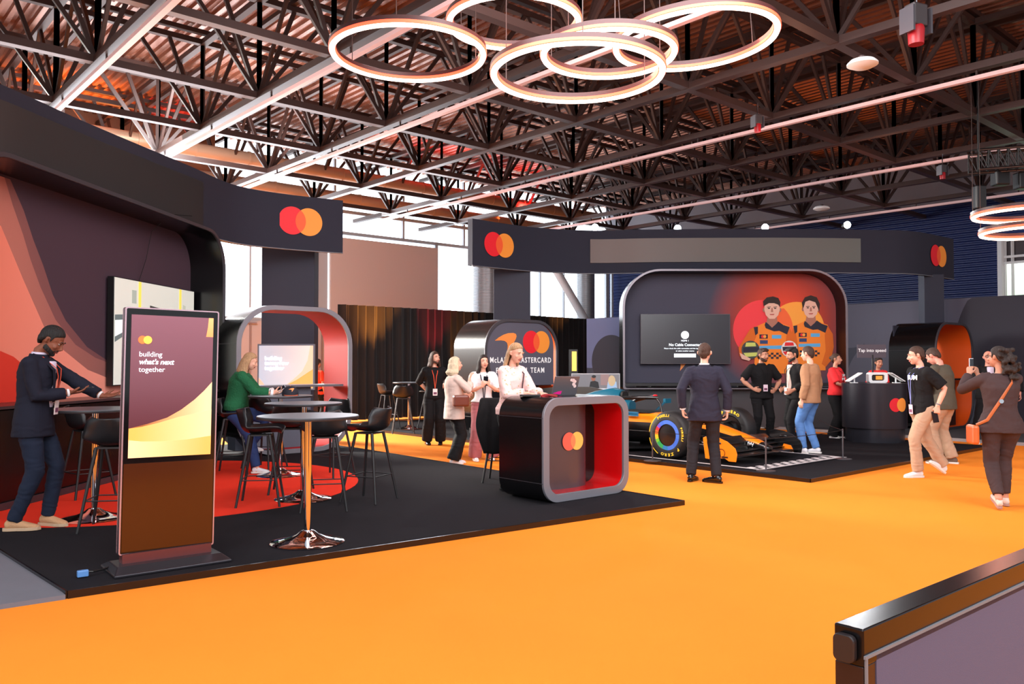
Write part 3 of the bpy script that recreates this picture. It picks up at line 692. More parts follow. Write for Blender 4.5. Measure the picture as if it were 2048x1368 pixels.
# wall display on the backdrop
def display(name, loc, rz, w_, h_, th, label, m_scr, m_fr, bez=.012, tilt=0, cat='screen'):
    t = thing(name, loc, rz, label, cat); t.rotation_euler = (tilt, 0, rz)
    b = MB(); b.box((0, th / 2, 0), (w_, th, h_)); b.build('casing', m_fr, t, bevel=.004)
    b = MB(); b.box((0, -.002, 0), (w_ - 2 * bez, .006, h_ - 2 * bez)); b.build('screen_glass', m_scr, t); return t
s0 = at(1281, 628, BY + .38); s1 = at(1461, 728, BY + .38)
M_scrdark = mat('screen_dark', (34, 31, 38), rough=.25, emit=.5, ecol=(30, 26, 32))
td = display('wall_display', ((s0.x + s1.x) / 2, BY + .38, (s0.z + s1.z) / 2), 0, s1.x - s0.x, s0.z - s1.z, .08, 'wide dark wall screen showing a connection message and white circle', M_scrdark, mat('bezel_grey', (90, 84, 90), rough=.4))
def sp_(px, py): q = at(px, py, BY + .37); return (q.x - (s0.x + s1.x) / 2, q.z - (s0.z + s1.z) / 2)
x_, z_ = sp_(1370, 670); M_glow = mat('screen_white', (240, 248, 255), emit=1.4)
b = MB(); b.prism(disc_poly(x_, z_, .09), .004, lambda x, y, z: (x, -.009 + y, z)); b.build('status_circle', M_glow, td)
text_mesh('HDMI 1', .055, 'screen_text', M_glow, td, face(*[sp_(1370, 683)[0], -.008, sp_(1370, 683)[1]]), align='CENTER')
text_mesh('No Cable Connected', .085, 'screen_text', M_glow, td, face(sp_(1370, 692)[0], -.008, sp_(1370, 692)[1]), align='CENTER', bold=.001)
text_mesh('Please check the cable connection and the input settings', .042, 'screen_text', M_glow, td, face(sp_(1370, 698)[0], -.008, sp_(1370, 698)[1]), align='CENTER')
text_mesh('or select another source', .042, 'screen_text', M_glow, td, face(sp_(1370, 703)[0], -.008, sp_(1370, 703)[1]), align='CENTER')
x_, z_ = sp_(1370, 711); b = MB(); b.box((x_, -.008, z_), (.5, .004, .085)); b.build('screen_button', M_glow, td)

# ------------------------------------------------------------------ curved header fascias on pylons
def smooth_path(P, n=48):
    P = [Vector((p[0], p[1], 0)) for p in P]; out = []
    m = len(P) - 1
    for i in range(n + 1):
        t = i / n * m; k = min(int(t), m - 1); f = t - k
        p0 = P[max(k - 1, 0)]; p1 = P[k]; p2 = P[k + 1]; p3 = P[min(k + 2, m)]
        out.append(.5 * ((2 * p1) + (p2 - p0) * f + (2 * p0 - 5 * p1 + 4 * p2 - p3) * f * f + (3 * p1 - p0 - 3 * p2 + p3) * f ** 3))
    return out
def fascia(name, P, z0, z1, th, label, panel=None, pm=None):
    t = thing(name, (0, 0, 0), 0, label, 'sign fascia'); pts = smooth_path(P)
    def strip(sub, off0, off1, za, zb_, m, nm):
        A = []; B = []
        for i, p in enumerate(sub):
            d_ = (sub[min(i + 1, len(sub) - 1)] - sub[max(i - 1, 0)]).normalized(); nn = Vector((d_.y, -d_.x, 0)) * -1   # away from viewer
            A.append(p + nn * off0); B.append(p + nn * off1)
        vs = [(p.x, p.y, za) for p in A] + [(p.x, p.y, zb_) for p in A] + [(p.x, p.y, za) for p in B] + [(p.x, p.y, zb_) for p in B]; k = len(A); fs = []
        for i in range(k - 1):
            fs += [(i, i + 1, k + i + 1, k + i), (2 * k + i, 3 * k + i, 3 * k + i + 1, 2 * k + i + 1), (i, 2 * k + i, 2 * k + i + 1, i + 1), (k + i, k + i + 1, 3 * k + i + 1, 3 * k + i)]
        fs += [(0, k, 3 * k, 2 * k), (k - 1, 3 * k - 1, 4 * k - 1, 2 * k - 1)]
        b = MB(); b.add(vs, fs); return b.build(nm, m, t, smooth=True)
    strip(pts, 0, th, z0, z1, M_navy, 'fascia_board')
    strip(pts, -.01, .03, z0 - .015, z0, M_grey, 'bottom_trim')
    return t, pts, strip
FZ0, FZ1 = 3.62, 4.63
def fx(px, py, z): return gp(px, py, z)
LP_ = [fx(-90, 140, FZ1), fx(0, 168, FZ1), fx(180, 248, FZ1), fx(375, 330, FZ1), fx(470, 370, FZ1), fx(570, 388, FZ1), fx(686, 401, FZ1)]
tl, lpts, lstrip = fascia('curved_fascia', LP_, FZ0, FZ1, .16, 'curved black fascia with twin-disc logo over the left booth')
sub = [p for p in lpts if (1024 + F * p.x / p.y) < 412]
lstrip(sub, -.03, 0, 3.68, 4.45, mat('mesh_grey', (40, 40, 41), rough=.55), 'blank_display_strip')
RP_ = [fx(945, 437, FZ1), fx(1062, 454, FZ1), fx(1180, 461, FZ1), fx(1300, 459, FZ1), fx(1440, 458, FZ1), fx(1600, 458, FZ1), fx(1740, 460, FZ1), fx(1830, 463, FZ1), fx(1907, 478, FZ1)]
tr, rpts, rstrip = fascia('curved_fascia', RP_, FZ0, FZ1, .16, 'wide black fascia with two twin-disc logos above the stage')
sub = [p for p in rpts if 1180 < (1024 + F * p.x / p.y) < 1734]
rstrip(sub, -.03, 0, 3.86, 4.42, grad_mat('blank_led', (96, 76, 70), (92, 98, 94), 'X', 1, 8.5, rough=.5), 'blank_display_strip')
def logo_on(t, pts, px, py, r):
    best = min(range(1, len(pts) - 1), key=lambda i: abs(1024 + F * pts[i].x / pts[i].y - px))
    p = pts[best]; d_ = (pts[best + 1] - pts[best - 1]).normalized(); nn = Vector((d_.y, -d_.x, 0))
    z = at(px, py, p.y).z
    discs_logo(t, 0, 0, z, r, fr=lambda a, b, c: p + d_ * a - nn * (b - .0) + nn * (.012) * (1) + Vector((0, 0, c)) if True else None)
# the discs face the viewer: push off the board along the outward normal
def logo_on(t, pts, px, py, r):
    best = min(range(1, len(pts) - 1), key=lambda i: abs(1024 + F * pts[i].x / pts[i].y - px))
    p = pts[best]; d_ = (pts[best + 1] - pts[best - 1]).normalized(); nn = Vector((d_.y, -d_.x, 0)); z = at(px, py, p.y).z
    discs_logo(t, 0, 0, z, r, fr=lambda a, b, c: Vector((p.x, p.y, 0)) + d_ * a + nn * (.02 - b) + Vector((0, 0, c)))
logo_on(tl, lpts, 598, 443, .26); logo_on(tr, rpts, 1002, 490, .27); logo_on(tr, rpts, 1877, 512, .26)
def pylon(px0, px1, Y, label, ztop=3.66, rz=0, dep=.35):
    a = at(px0, 700, Y); b_ = at(px1, 700, Y); w_ = (b_ - a).length
    t = thing('header_pylon', (a.x, Y, 0), rz, label, 'pylon')
    b = MB(); b.box((w_ / 2, dep / 2, ztop / 2 + .02), (w_, dep, ztop - .04)); b.build('pylon_body', mat('pylon_navy', (44, 47, 62), rough=.7), t, bevel=.01)
    b = MB(); b.box((w_ / 2, dep / 2, .06), (w_ + .04, dep + .04, .03)); b.build('foot_plate', M_satin, t)
pylon(522, 628, 15.95, 'dark pylon standing inside the red-lined arch under the fascia', ztop=4.3)
pylon(987, 1061, 18.9, 'dark pylon rising behind the swoosh logo arch')
pylon(1850, 1890, 19.95, 'narrow dark pylon rising behind the orange-lined arch', dep=.3)
# spotlights on the wide header
for i, (px, py) in enumerate(((1190, 455), (1355, 457), (1530, 455), (1694, 450))):
    p = at(px, py, 19.9); lab = ['leftmost', 'second', 'third', 'rightmost'][i] + ' bright white spotlight along the top of the wide header'
    t = thing('stage_spotlight', p, 0, lab, 'spotlight', 'spotlights on the wide header')
    b = MB(); b.lathe([(0, .16), (.07, .16), (.09, 0), (.08, -.02)], 20, axis='Y'); b.build('lamp_head', M_satin, t, smooth=True)
    b = MB(); b.lathe([(0, -.021), (.085, -.02), (.085, -.012), (0, -.012)], 20, axis='Y'); b.build('lens', mat('lens_glow', (240, 250, 255), emit=40), t)
    b = MB(); b.box((0, .1, -.14), (.03, .03, .2)); b.build('stem', M_satin, t)
    s_ = spot('stage_light', p + Vector((0, -.15, .05)), Vector((p.x * .8 + (1.5 if i < 2 else 0), 11.5, 0)), 480, (.96, .98, 1), ang=75, r=.08)

# ------------------------------------------------------------------ left booth niche with printed wall and counter
n0 = Vector((-5.10, 7.65, 0)); n1 = Vector((-4.705, 13.5, 0)); nd = (n1 - n0); NL = nd.length; nrz = math.atan2(nd.y, nd.x)
tn = arch('graphic_niche', (n0.x, n0.y), nrz, NL, 3.58, .62, .62, .05, 'large black rounded niche with swooping salmon wall print at left', 'booth wall', M_black, m_rim=M_rimdark, seg=False)
NM = Matrix.Translation((n0.x, n0.y, .045)) @ Matrix.Rotation(nrz, 4, 'Z'); NI = NM.inverted(); nnrm = Vector((math.sin(nrz), -math.cos(nrz), 0))
bo_ = NM @ Vector((0, .56, 0))
def npx(px, py): q = NI @ on_plane(px, py, bo_, nnrm); return (min(NL - .06, max(.06, q.x)), min(3.5, max(.06, q.z)))
b = MB(); b.prism(rrect(NL - .08, 3.5, .58, 10, NL / 2, .04), .05, lambda x, y, z: (x, .56 + y, z)); b.build('printed_board', mat('plum_print', (66, 48, 61), rough=.75), tn)
def nflat(nm, pts, m, off): b = MB(); b.prism([npx(*p) for p in pts], .002, lambda x, y, z: (x, .56 - off + y, z)); return b.build(nm, m, tn)
nflat('print_swoosh', [(-60, 300), (20, 347), (47, 422), (66, 480), (86, 532), (105, 590), (131, 642), (174, 695), (221, 726), (300, 750), (400, 752), (430, 800), (430, 960), (-60, 960)], grad_mat('dusty_print', (150, 95, 88), (104, 68, 74), 'X', 0, 4), .004)
nflat('print_swoosh', [(-60, 310), (8, 345), (24, 410), (45, 470), (60, 520), (80, 575), (110, 640), (150, 690), (190, 716), (240, 735), (300, 752), (400, 752), (430, 960), (-60, 960)], grad_mat('salmon_print', (204, 128, 110), (134, 88, 86), 'X', 0, 4), .007)
nflat('print_swoosh', [(-60, 430), (0, 452), (20, 500), (45, 560), (87, 655), (112, 690), (137, 710), (174, 740), (218, 758), (300, 770), (430, 775), (430, 960), (-60, 960)], grad_mat('coral_print', (228, 118, 90), (244, 156, 136), 'X', 0, 3), .010)
nflat('print_swoosh', [(-60, 690), (0, 703), (25, 714), (50, 735), (75, 780), (90, 860), (90, 960), (-60, 960)], grad_mat('red_print', (226, 40, 28), (214, 60, 40), 'Z', 0, 2), .013)
# bench counter inside the niche
b = MB(); b.box((NL / 2, .28, .50), (NL - .12, .52, .98)); b.build('counter_front', mat('gloss_black2', (14, 12, 13), rough=.25), tn)
b = MB(); b.box((NL / 2, .27, 1.02), (NL - .12, .56, .03)); b.build('counter_top', mat('top_taupe', (60, 48, 50), rough=.3), tn)
b = MB(); b.box((NL / 2, -.004, .05), (NL - .3, .02, .05)); b.build('kick_strip', M_rimdark, tn)
# tv in the niche
c_ = NI @ on_plane(228, 552, NM @ Vector((0, .44, 0)), nnrm); d2_ = NI @ on_plane(388, 590, NM @ Vector((0, .44, 0)), nnrm)
zt_ = c_.z; tw = d2_.x - c_.x; thh = tw * .62
tvp = NM @ Vector(((c_.x + d2_.x) / 2, .44, zt_ - thh / 2))
tv = display('wall_television', tvp, nrz, tw, thh, .09, 'wall television above the counter showing a bright bus interior', mat('tv_cream', (206, 210, 200), rough=.4, emit=.4, ecol=(226, 232, 220)), M_satin, cat='television')
hw_ = tw / 2; hh_ = thh / 2
def tvf(nm, pts, col, off=.008): b = MB(); b.prism([(x * hw_, z * hh_) for x, z in pts], .002, lambda x, y, z: (x, -off + y, z)); return b.build(nm, mat('tv_%d_%d_%d' % col, col, emit=.7), tv)
tvf('picture_pole', [(-.47, .98), (-.41, .98), (-.41, -.3), (-.47, -.3)], (236, 206, 90)); tvf('picture_pole', [(.56, .98), (.62, .98), (.62, -.5), (.56, -.5)], (236, 206, 90))
tvf('picture_window', [(-.98, .3), (-.6, .34), (-.5, .1), (-.98, -.2)], (90, 104, 104)); tvf('picture_window', [(-.98, .2), (-.66, .24), (-.6, .1), (-.98, -.1)], (214, 226, 226), .011)
tvf('picture_seat', [(-.2, .55), (.2, .5), (.2, .36), (.16, .44), (-.16, .48), (-.2, .4)], (54, 52, 50))
tvf('picture_vent', [(-.62, .8), (-.52, .8), (-.52, .55), (-.62, .55)], (150, 160, 150)); tvf('picture_vent', [(.66, .66), (.74, .64), (.74, .42), (.66, .44)], (170, 176, 160))
tvf('picture_person', [(0 + .08 * math.cos(t), .22 + .17 * math.sin(t)) for t in [2 * PI * k / 16 for k in range(16)]], (60, 42, 36), .010)
tvf('picture_face', [(.01 + .06 * math.cos(t), .12 + .16 * math.sin(t)) for t in [2 * PI * k / 16 for k in range(16)]], (140, 92, 76), .013)
tvf('picture_coat', [(-.22, -.9), (-.14, -.05), (.14, -.05), (.24, -.9)], (190, 60, 50), .010)
w_ = MB(); w_.tube([NM @ Vector((c_.x + .75, .50, zt_ + .0)), NM @ Vector((c_.x + .95, .5, zt_ + .35)), NM @ Vector((c_.x + 1.0, .45, zt_ + .75)), NM @ Vector((c_.x + 1.25, .3, zt_ + 1.05)), NM @ Vector((c_.x + 1.3, -.02, 3.66))], .005, 6)
tag(w_.build('loose_cable', M_satin), 'thin dark cable running up from the television to the niche top', 'cable')

# screen in the red arch
q0 = at(515, 688, 15.45); q1 = at(629, 780, 15.45)
M_gr = grad_mat('pale_screen', (196, 206, 222), (240, 220, 205), 'X', -.5, .6, emit=.55)
ts = display('wall_display', ((q0.x + q1.x) / 2, 15.45, (q0.z + q1.z) / 2), 0, q1.x - q0.x, q0.z - q1.z, .06, 'pale grey display with orange swoosh hanging on the pylon in the arch', M_gr, mat('bezel_grey2', (120, 128, 140), rough=.4), bez=.03)
W2, H2 = (q1.x - q0.x) / 2 - .03, (q0.z - q1.z) / 2 - .03
def sf(par, nm, pts, m, off=.008, W_=W2, H_=H2): b = MB(); b.prism([(x * W_, z * H_) for x, z in pts], .002, lambda x, y, z: (x, -off + y, z)); return b.build(nm, m, par)
sf(ts, 'screen_swoosh', [(.05, -.8), (.3, -.55), (.6, -.2), (.8, .3), (.9, 1), (1, 1), (1, -.98), (.1, -.98)], mat('sw_peach', (248, 200, 168), emit=.6))
sf(ts, 'screen_swoosh', [(.02, -.85), (.4, -.6), (.7, -.35), (1, -.1), (1, -.98), (.1, -.98)], mat('sw_amber', (250, 176, 92), emit=.6), .011)
sf(ts, 'screen_swoosh', [(-1, -.5), (-.85, -.72), (-.7, -.98), (-1, -.98)], mat('sw_peach', (248, 200, 168)), .008)
for i, s_ in enumerate(('building', 'tomorrow', 'together')):
    text_mesh(s_, .105, 'screen_text', M_glow, ts, face(-.40, -.011, .13 - i * .092), bold=.001)
# ------------------------------------------------------------------ kiosk
kb0 = gp(240, 1143, .05); kb1 = gp(418, 1117, .05); kd = kb1 - kb0; krz = math.atan2(kd.y, kd.x); kw = .66
tk = thing('display_totem', ((kb0.x + kb1.x) / 2, (kb0.y + kb1.y) / 2 + .02, .045), krz, 'tall freestanding digital totem with plum and amber screen near the platform corner', 'display totem')
b = MB(); b.add([(-.40, -.20, .02), (.40, -.20, .02), (.40, .22, .02), (-.40, .22, .02), (-.36, -.10, .055), (.36, -.10, .055), (.36, .14, .055), (-.36, .14, .055)], [(0, 1, 2, 3), (4, 5, 6, 7), (0, 1, 5, 4), (1, 2, 6, 5), (2, 3, 7, 6), (3, 0, 4, 7)])
b.box((0, 0, .012), (.80, .42, .02)); b.build('base_plate', mat('totem_base', (52, 50, 56), rough=.3, metal=.5), tk, bevel=.006)
b = MB(); b.box((0, .02, .085), (.62, .09, .07)); b.build('foot_riser', mat('riser', (110, 60, 60), rough=.3, metal=.4), tk)
TZ0, TZ1 = .11, 1.865
tilt = Matrix.Rotation(math.radians(-.9) * -1, 4, 'Y')
def TT(o): o.matrix_basis = Matrix.Rotation(math.radians(.9), 4, 'Y'); return o
b = MB(); b.box((0, .035, (TZ0 + TZ1) / 2), (kw, .06, TZ1 - TZ0)); TT(b.build('body', mat('totem_side', (38, 34, 44), rough=.3), tk, bevel=.006))
b = MB(); fo = rrect(kw + .004, TZ1 - TZ0 + .006, .015, 3, 0, TZ0 - .003); fi = rrect(kw - .014, TZ1 - TZ0 - .012, .01, 3, 0, TZ0 + .006); ring_prism(b, fo, fi, -.004, .012); TT(b.build('silver_frame', mat('alu_pink', (206, 178, 190), rough=.25, metal=.7), tk))
b = MB(); ring_prism(b, fo, fi, .062, .07); TT(b.build('silver_frame', MATS['alu_pink'], tk))
b = MB(); b.box((0, .002, (TZ0 + TZ1) / 2), (kw - .014, .006, TZ1 - TZ0 - .012)); TT(b.build('front_glass', mat('totem_glass', (10, 8, 9), rough=.12, spec=.6), tk))
b = MB(); b.box((0, -.002, .44), (kw - .03, .004, .62)); TT(b.build('lower_panel', mat('lower_brown', (66, 28, 8), rough=.2, coat=.3), tk))
SZ0, SZ1 = .79, 1.815; SW = .58
M_plum = grad_mat('screen_plum', (84, 44, 50), (132, 90, 104), 'Z', .9, 1.85, emit=.25, rough=.15)
b = MB(); b.box((0, -.003, (SZ0 + SZ1) / 2), (SW, .006, SZ1 - SZ0)); TT(b.build('screen', M_plum, tk))
def kf(nm, pts, m, off=.007): b = MB(); b.prism([(-SW / 2 + x * SW, SZ0 + z * (SZ1 - SZ0)) for x, z in pts], .002, lambda x, y, z: (x, -off + y, z)); return TT(b.build(nm, m, tk))
kf('screen_swoosh', [(.22, .235), (.45, .275), (.62, .33), (.78, .40), (.9, .465), (1, .53), (1, .16), (0, .16), (0, .205)], grad_mat('k_sw1', (150, 88, 40), (250, 208, 160), 'X', -.2, .25, emit=.3, mid=(226, 166, 110)))
kf('screen_swoosh', [(0, .205), (.15, .215), (.35, .24), (.6, .28), (.8, .30), (1, .33), (1, .10), (0, .10)], grad_mat('k_sw2', (250, 180, 84), (252, 214, 160), 'X', -.25, .25, emit=.25), .009)
kf('screen_swoosh', [(0, .125), (.15, .113), (.4, .108), (.7, .115), (1, .135), (1, 0), (0, 0)], grad_mat('k_sw3', (253, 214, 160), (250, 180, 90), 'X', -.25, .25, emit=.25), .011)
kf('screen_swoosh', [(.94, 1), (.93, .93), (.91, .86), (1, .86), (1, 1)], grad_mat('k_sw4', (214, 132, 70), (240, 170, 110), 'Z', 1.6, 1.8, emit=.6), .007)
for i, (s_, sh, bo) in enumerate((('building', 0, -.0005), ("what's next", .22, .0008), ('together', 0, -.0005))):
    TT(text_mesh(s_, .053, 'screen_text', M_glow, tk, face(-.235, -.008, 1.515 - i * .055), bold=bo, shear=sh, spacing=.98))
for nm, cx, m in (('logo_red_disc', -.214, mat('k_red', (240, 110, 50), emit=.8)), ('logo_orange_disc', -.178, mat('k_or', (255, 180, 70), emit=.9))):
    b = MB(); b.prism(disc_poly(cx, 1.635, .029), .002, lambda x, y, z: (x, (-.009 if 'red' in nm else -.011) + y, z)); TT(b.build(nm, m, tk))
b = MB(); b.tube([(-.33, .1, .03), (-.42, .02, .03), (-.5, -.03, .035), (-.55, -.02, .04)], .008, 8); b.build('power_cable', M_satin, tk)
b = MB(); b.box((-.56, -.02, .03), (.07, .035, .045)); b.build('blue_plug', mat('plug_blue', (90, 140, 200), rough=.4), tk, bevel=.006)

# ------------------------------------------------------------------ foreground barrier
f0 = gp(1668, 1245, 1.02); f1 = gp(2048, 1095, 1.02); bd = (f1 - f0).normalized(); brz = math.atan2(bd.y, bd.x); 
fa = gp(1722, 1262, 1.02); th_ = abs((fa - f0).dot(Vector((bd.y, -bd.x, 0))))
tb2 = thing('partition_barrier', (f0.x, f0.y, 0), brz, 'waist-high slate partition with black metal top rail in the near corner', 'partition')
b = MB(); b.box((1.2, -th_ / 2, .985), (2.4, th_, .07)); b.build('top_rail', mat('rail_black', (40, 38, 40), rough=.22, metal=.8), tb2, bevel=.003)
b = MB(); b.box((.024, -th_ / 2, .475), (.048, th_ * .96, .95)); b.build('end_post', mat('post_brown', (52, 40, 38), rough=.35, metal=.6), tb2, bevel=.002)
b = MB(); b.box((1.22, -th_ + .006, .475), (2.34, .012, .99)); b.build('fabric_panel', mat('panel_violet', (84, 80, 104), rough=.8, bump=.15, bscale=500), tb2)
b = MB(); b.box((1.2, -th_ - .002, .968), (2.4, .004, .006)); b.build('silver_trim', M_grey, tb2)
b = MB(); b.box((.006, -th_ - .002, .47), (.006, .004, .99)); b.build('silver_trim', M_grey, tb2)
b = MB(); b.prism([(x, z) for x, z in rrect(.042, .052, .012, 5, 0, .955)], .014, lambda x, y, z: (-.016 + y, -th_ * .45 + x, z)); b.build('corner_cap', mat('cap_dark', (30, 24, 26), rough=.4), tb2, bevel=.002)

# ------------------------------------------------------------------ high tables
M_ttop = mat('table_top', (96, 100, 108), rough=.35)
M_tedge = mat('table_edge', (34, 34, 38), rough=.4)
def high_table(p, label, ztop=1.085, r=.41, z0=.047):
    t = thing('high_table', (p[0], p[1], z0), 0, label, 'high table', 'chrome-legged high tables'); h = ztop - z0
    b = MB(); b.lathe([(0, h), (r - .004, h), (r, h - .004), (r, h - .022), (r - .01, h - .026), (0, h - .026)], 56); b.build('tabletop', M_ttop, t, smooth=True)
    b = MB(); b.lathe([(r + .001, h - .003), (r + .002, h - .006), (r + .002, h - .021), (r + .001, h - .024)], 56); b.build('edge_band', M_tedge, t, smooth=True)
    b = MB(); b.lathe([(.03, .07), (.03, h - .03), (.1, h - .027), (.11, h - .026)], 24); b.build('pole', M_chrome, t, smooth=True)
    b = MB(); b.lathe([(0, .0), (.30, .0), (.303, .006), (.29, .014), (.22, .025), (.15, .042), (.09, .068), (.055, .095), (.035, .10), (.03, .10)], 48); b.build('base', M_chrome, t, smooth=True)
    return t
T1 = gp(615, 1084, .047); high_table(T1, 'nearest high table with grey round top and flared chrome base')
T2 = gp(606, 998, .047); high_table(T2, 'second high table just behind the nearest one')
T3 = gp(560, 951, .047); high_table(T3, 'high table the woman in green sits at', ztop=1.09)
T4 = gp(188, 1037, .047); high_table(T4, 'high table between the man in navy blazer and the totem')
T5 = at(818, 852, 18.3); T5.z = .05; high_table(T5, 'far high table before the black drapes', r=.36)

# ------------------------------------------------------------------ shell stools
M_shell = mat('stool_shell', (26, 27, 30), rough=.38)
M_leg = mat('stool_leg', (30, 29, 31), rough=.5)
def make_stool():
    t = thing('bar_stool', (0, 0, 0), 0, 'x', 'bar stool')
    prof = [(.20, .735, .17), (.17, .752, .195), (.08, .75, .215), (-.04, .742, .22), (-.13, .75, .222), (-.185, .785, .222), (-.215, .84, .215), (-.235, .90, .20), (-.25, .955, .175), (-.257, .985, .14)]
    def cr(v):
        m = len(prof) - 1; t_ = v * m; k = min(int(t_), m - 1); f = t_ - k
        a, b_, c_, d_ = prof[max(k - 1, 0)], prof[k], prof[k + 1], prof[min(k + 2, m)]
        return [.5 * (2 * b_[i] + (c_[i] - a[i]) * f + (2 * a[i] - 5 * b_[i] + 4 * c_[i] - d_[i]) * f * f + (3 * b_[i] - a[i] - 3 * c_[i] + d_[i]) * f ** 3) for i in range(3)]
    def fn(s, v):
        u = 2 * s - 1; y, z, hw = cr(v); back = min(1, max(0, (v - .42) / .3)); lift = .045 * abs(u) ** 2.4 * (1 - back * .6)
        wrap = .085 * abs(u) ** 2 * back + .02 * abs(u) ** 2
        return (u * hw, y + wrap, z + lift * (1 + .6 * math.sin(PI * min(1, v / .6))))
    b = MB(); b.grid(fn, 14, 22); b.build('seat_shell', M_shell, t, smooth='all', solid=.014)
    b = MB(); b.box((0, -.01, .722), (.24, .22, .016)); b.build('seat_bracket', M_leg, t)
    for sx in (-1, 1):
        for sy in (-1, 1):
            b = MB(); b.tube([(sx * .115, sy * .10 - .01, .725), (sx * .225, sy * .215 - .01, 0)], [.017, .0125], 10); b.build('leg', M_leg, t, smooth=True)
    zf = .27; q = .115 + (.225 - .115) * (1 - zf / .725); r_ = .10 + (.115) * (1 - zf / .725)
    C = [(-q, -r_ - .01, zf), (q, -r_ - .01, zf), (q, r_ - .01, zf), (-q, r_ - .01, zf)]
    for i in range(4):
        b = MB(); b.tube([C[i], C[(i + 1) % 4]], .006, 6); b.build('foot_rail', M_leg, t)
    return t
stool0 = make_stool(); used_st = [False]; SG = 'black shell bar stools'
def stool(px, py, face_deg, label, z=.047, group=None):
    o = stool0 if not used_st[0] else copy_tree(stool0); used_st[0] = True
    p = gp(px, py, z); o.location = (p.x, p.y, z); o.rotation_euler = (0, 0, math.radians(face_deg)); o['label'] = label; o['group'] = group or SG; o['category'] = 'bar stool'; return o
# face_deg 0: sitter looks away from the viewer (+Y); -90: looks right
stool(523, 1008, -80, 'black shell stool nearest the totem, its back to the left')
stool(648, 1017, 12, 'black shell stool tucked behind the nearest table pole, back to the viewer')
stool(737, 1000, 68, 'black shell stool apart on the right of the tables, back to the right')
stool(583, 984, 8, 'black shell stool between the second table and the woman in green')
st_w = stool(468, 946, -80, 'black shell stool the woman in green sits on')
stool(662, 952, 150, 'black shell stool facing the viewer behind the second table')
stool(530, 935, -20, 'black shell stool just behind the table with the woman in green')
stool(226, 1056, 10, 'black shell stool partly hidden by the totem edge')
stool(176, 992, -40, 'black shell stool in shade behind the man in navy blazer')
stool(776, 853, -60, 'far black shell stool left of the table before the drapes')
stool(806, 866, 10, 'far black shell stool in front of the table before the drapes')
stool(862, 853, 60, 'far black shell stool right of the table before the drapes')
sj = stool(1008, 962, -10, 'black stool with a dark jacket behind the welcome counter')
stool(1480, 838, 30, 'black stool behind the far front wheel of the racing car', group='stools by the backdrop')
stool(1288, 836, 170, 'black stool by the left edge of the slate backdrop', group='stools by the backdrop')
stool(1322, 838, -150, 'black stool just in front of the backdrop lower panel', group='stools by the backdrop')
# jacket hung over the stool behind the counter
jp = sj.location
b = MB()
def jf(s, v):
    u = 2 * s - 1; z = .99 - .62 * v
    y = -.275 - .05 * math.sin(v * 3) - .03 * math.cos(u * 7 + v * 2); x = u * (.2 + .05 * math.sin(v * 4)) - .03
    if v < .12: y = -.18 - (v / .12) * .09; z = 1.0 + .03 * math.sin(v / .12 * PI)
    return (x, y, z)
b.grid(jf, 14, 18); o = b.build('jacket', cloth('black_wool', (18, 17, 19)), None, smooth='all', solid=.025); o.location = jp; o.rotation_euler = sj.rotation_euler
tag(o, 'black jacket draped over the stool back behind the counter', 'jacket')
# cap on the chair behind the tables
cp = gp(577, 935, .047); cap = thing('baseball_cap', (T3.x + .14, T3.y - .05, 1.09), .4, 'navy cap with orange swoosh lying on the high table', 'cap')
b = MB(); b.lathe([(.105, 0), (.108, .03), (.10, .07), (.07, .105), (.03, .12), (0, .123)], 24); b.build('crown', mat('cap_navy', (26, 28, 40), rough=.8), cap, smooth=True)
b = MB(); b.prism([(.10 * math.cos(a), .10 * math.sin(a)) for a in [PI * k / 12 for k in range(13)]] + [(-.09, -.0), (.09, -.0)], .006, lambda x, y, z: (x * .9, -z * .9 - .06, .008 + y - z * .12)); b.build('peak', mat('cap_peak', (196, 96, 60), rough=.8), cap)
b = MB(); b.prism(swoosh(-.035, .05, .07), .003, lambda x, y, z: (x, -.108 + y + (z - .05) * .3, z)); b.build('swoosh_patch', M_papaya, cap)
b = MB(); b.ball((0, 0, .125), (.008, .008, .005), 8); b.build('top_button', M_papaya, cap)

# ------------------------------------------------------------------ things on the welcome counter
CTZ = .045 + 1.10
def cpos(x, y): v = Matrix.Rotation(TH, 3, 'Z') @ Vector((x, y, 0)); return Vector((c0.x + v.x, c0.y + v.y, CTZ))
lt = thing('laptop', cpos(.66, .36), TH + math.radians(-12), 'open grey laptop with stickers, its lid towards the viewer', 'laptop')
M_alu = mat('laptop_grey', (128, 124, 130), rough=.35, metal=.6)
b = MB(); b.box((0, .12, .008), (.33, .23, .014)); b.build('keyboard_base', M_alu, lt, bevel=.004)
R_ = Matrix.Rotation(math.radians(-18) * -1, 3, 'X')
b = MB(); b.box((0, -.045 + .0, .115), (.33, .007, .225), 0, Matrix.Rotation(math.radians(20), 3, 'X')); b.build('lid', M_alu, lt, bevel=.003)
def lidf(nm, pts, m): 
    Rm = Matrix.Rotation(math.radians(20), 3, 'X'); b = MB(); b.prism(pts, .001, lambda x, y, z: Rm @ Vector((x, -.006 + y, z)) + Vector((0, -.045, .115))); return b.build(nm, m, lt)
lidf('pink_sticker', [(-.15, -.105), (-.05, -.10), (-.04, -.06), (-.09, -.065), (-.15, -.085)], mat('sticker_pink', (236, 30, 140), rough=.5))
for cx, cz, r in ((.06, .07, .018), (.085, .065, .022), (.11, .05, .02), (.10, .02, .022), (.12, -.005, .02)): lidf('white_sticker', disc_poly(cx, cz, r, 7), mat('sticker_white', (238, 214, 212), rough=.5))
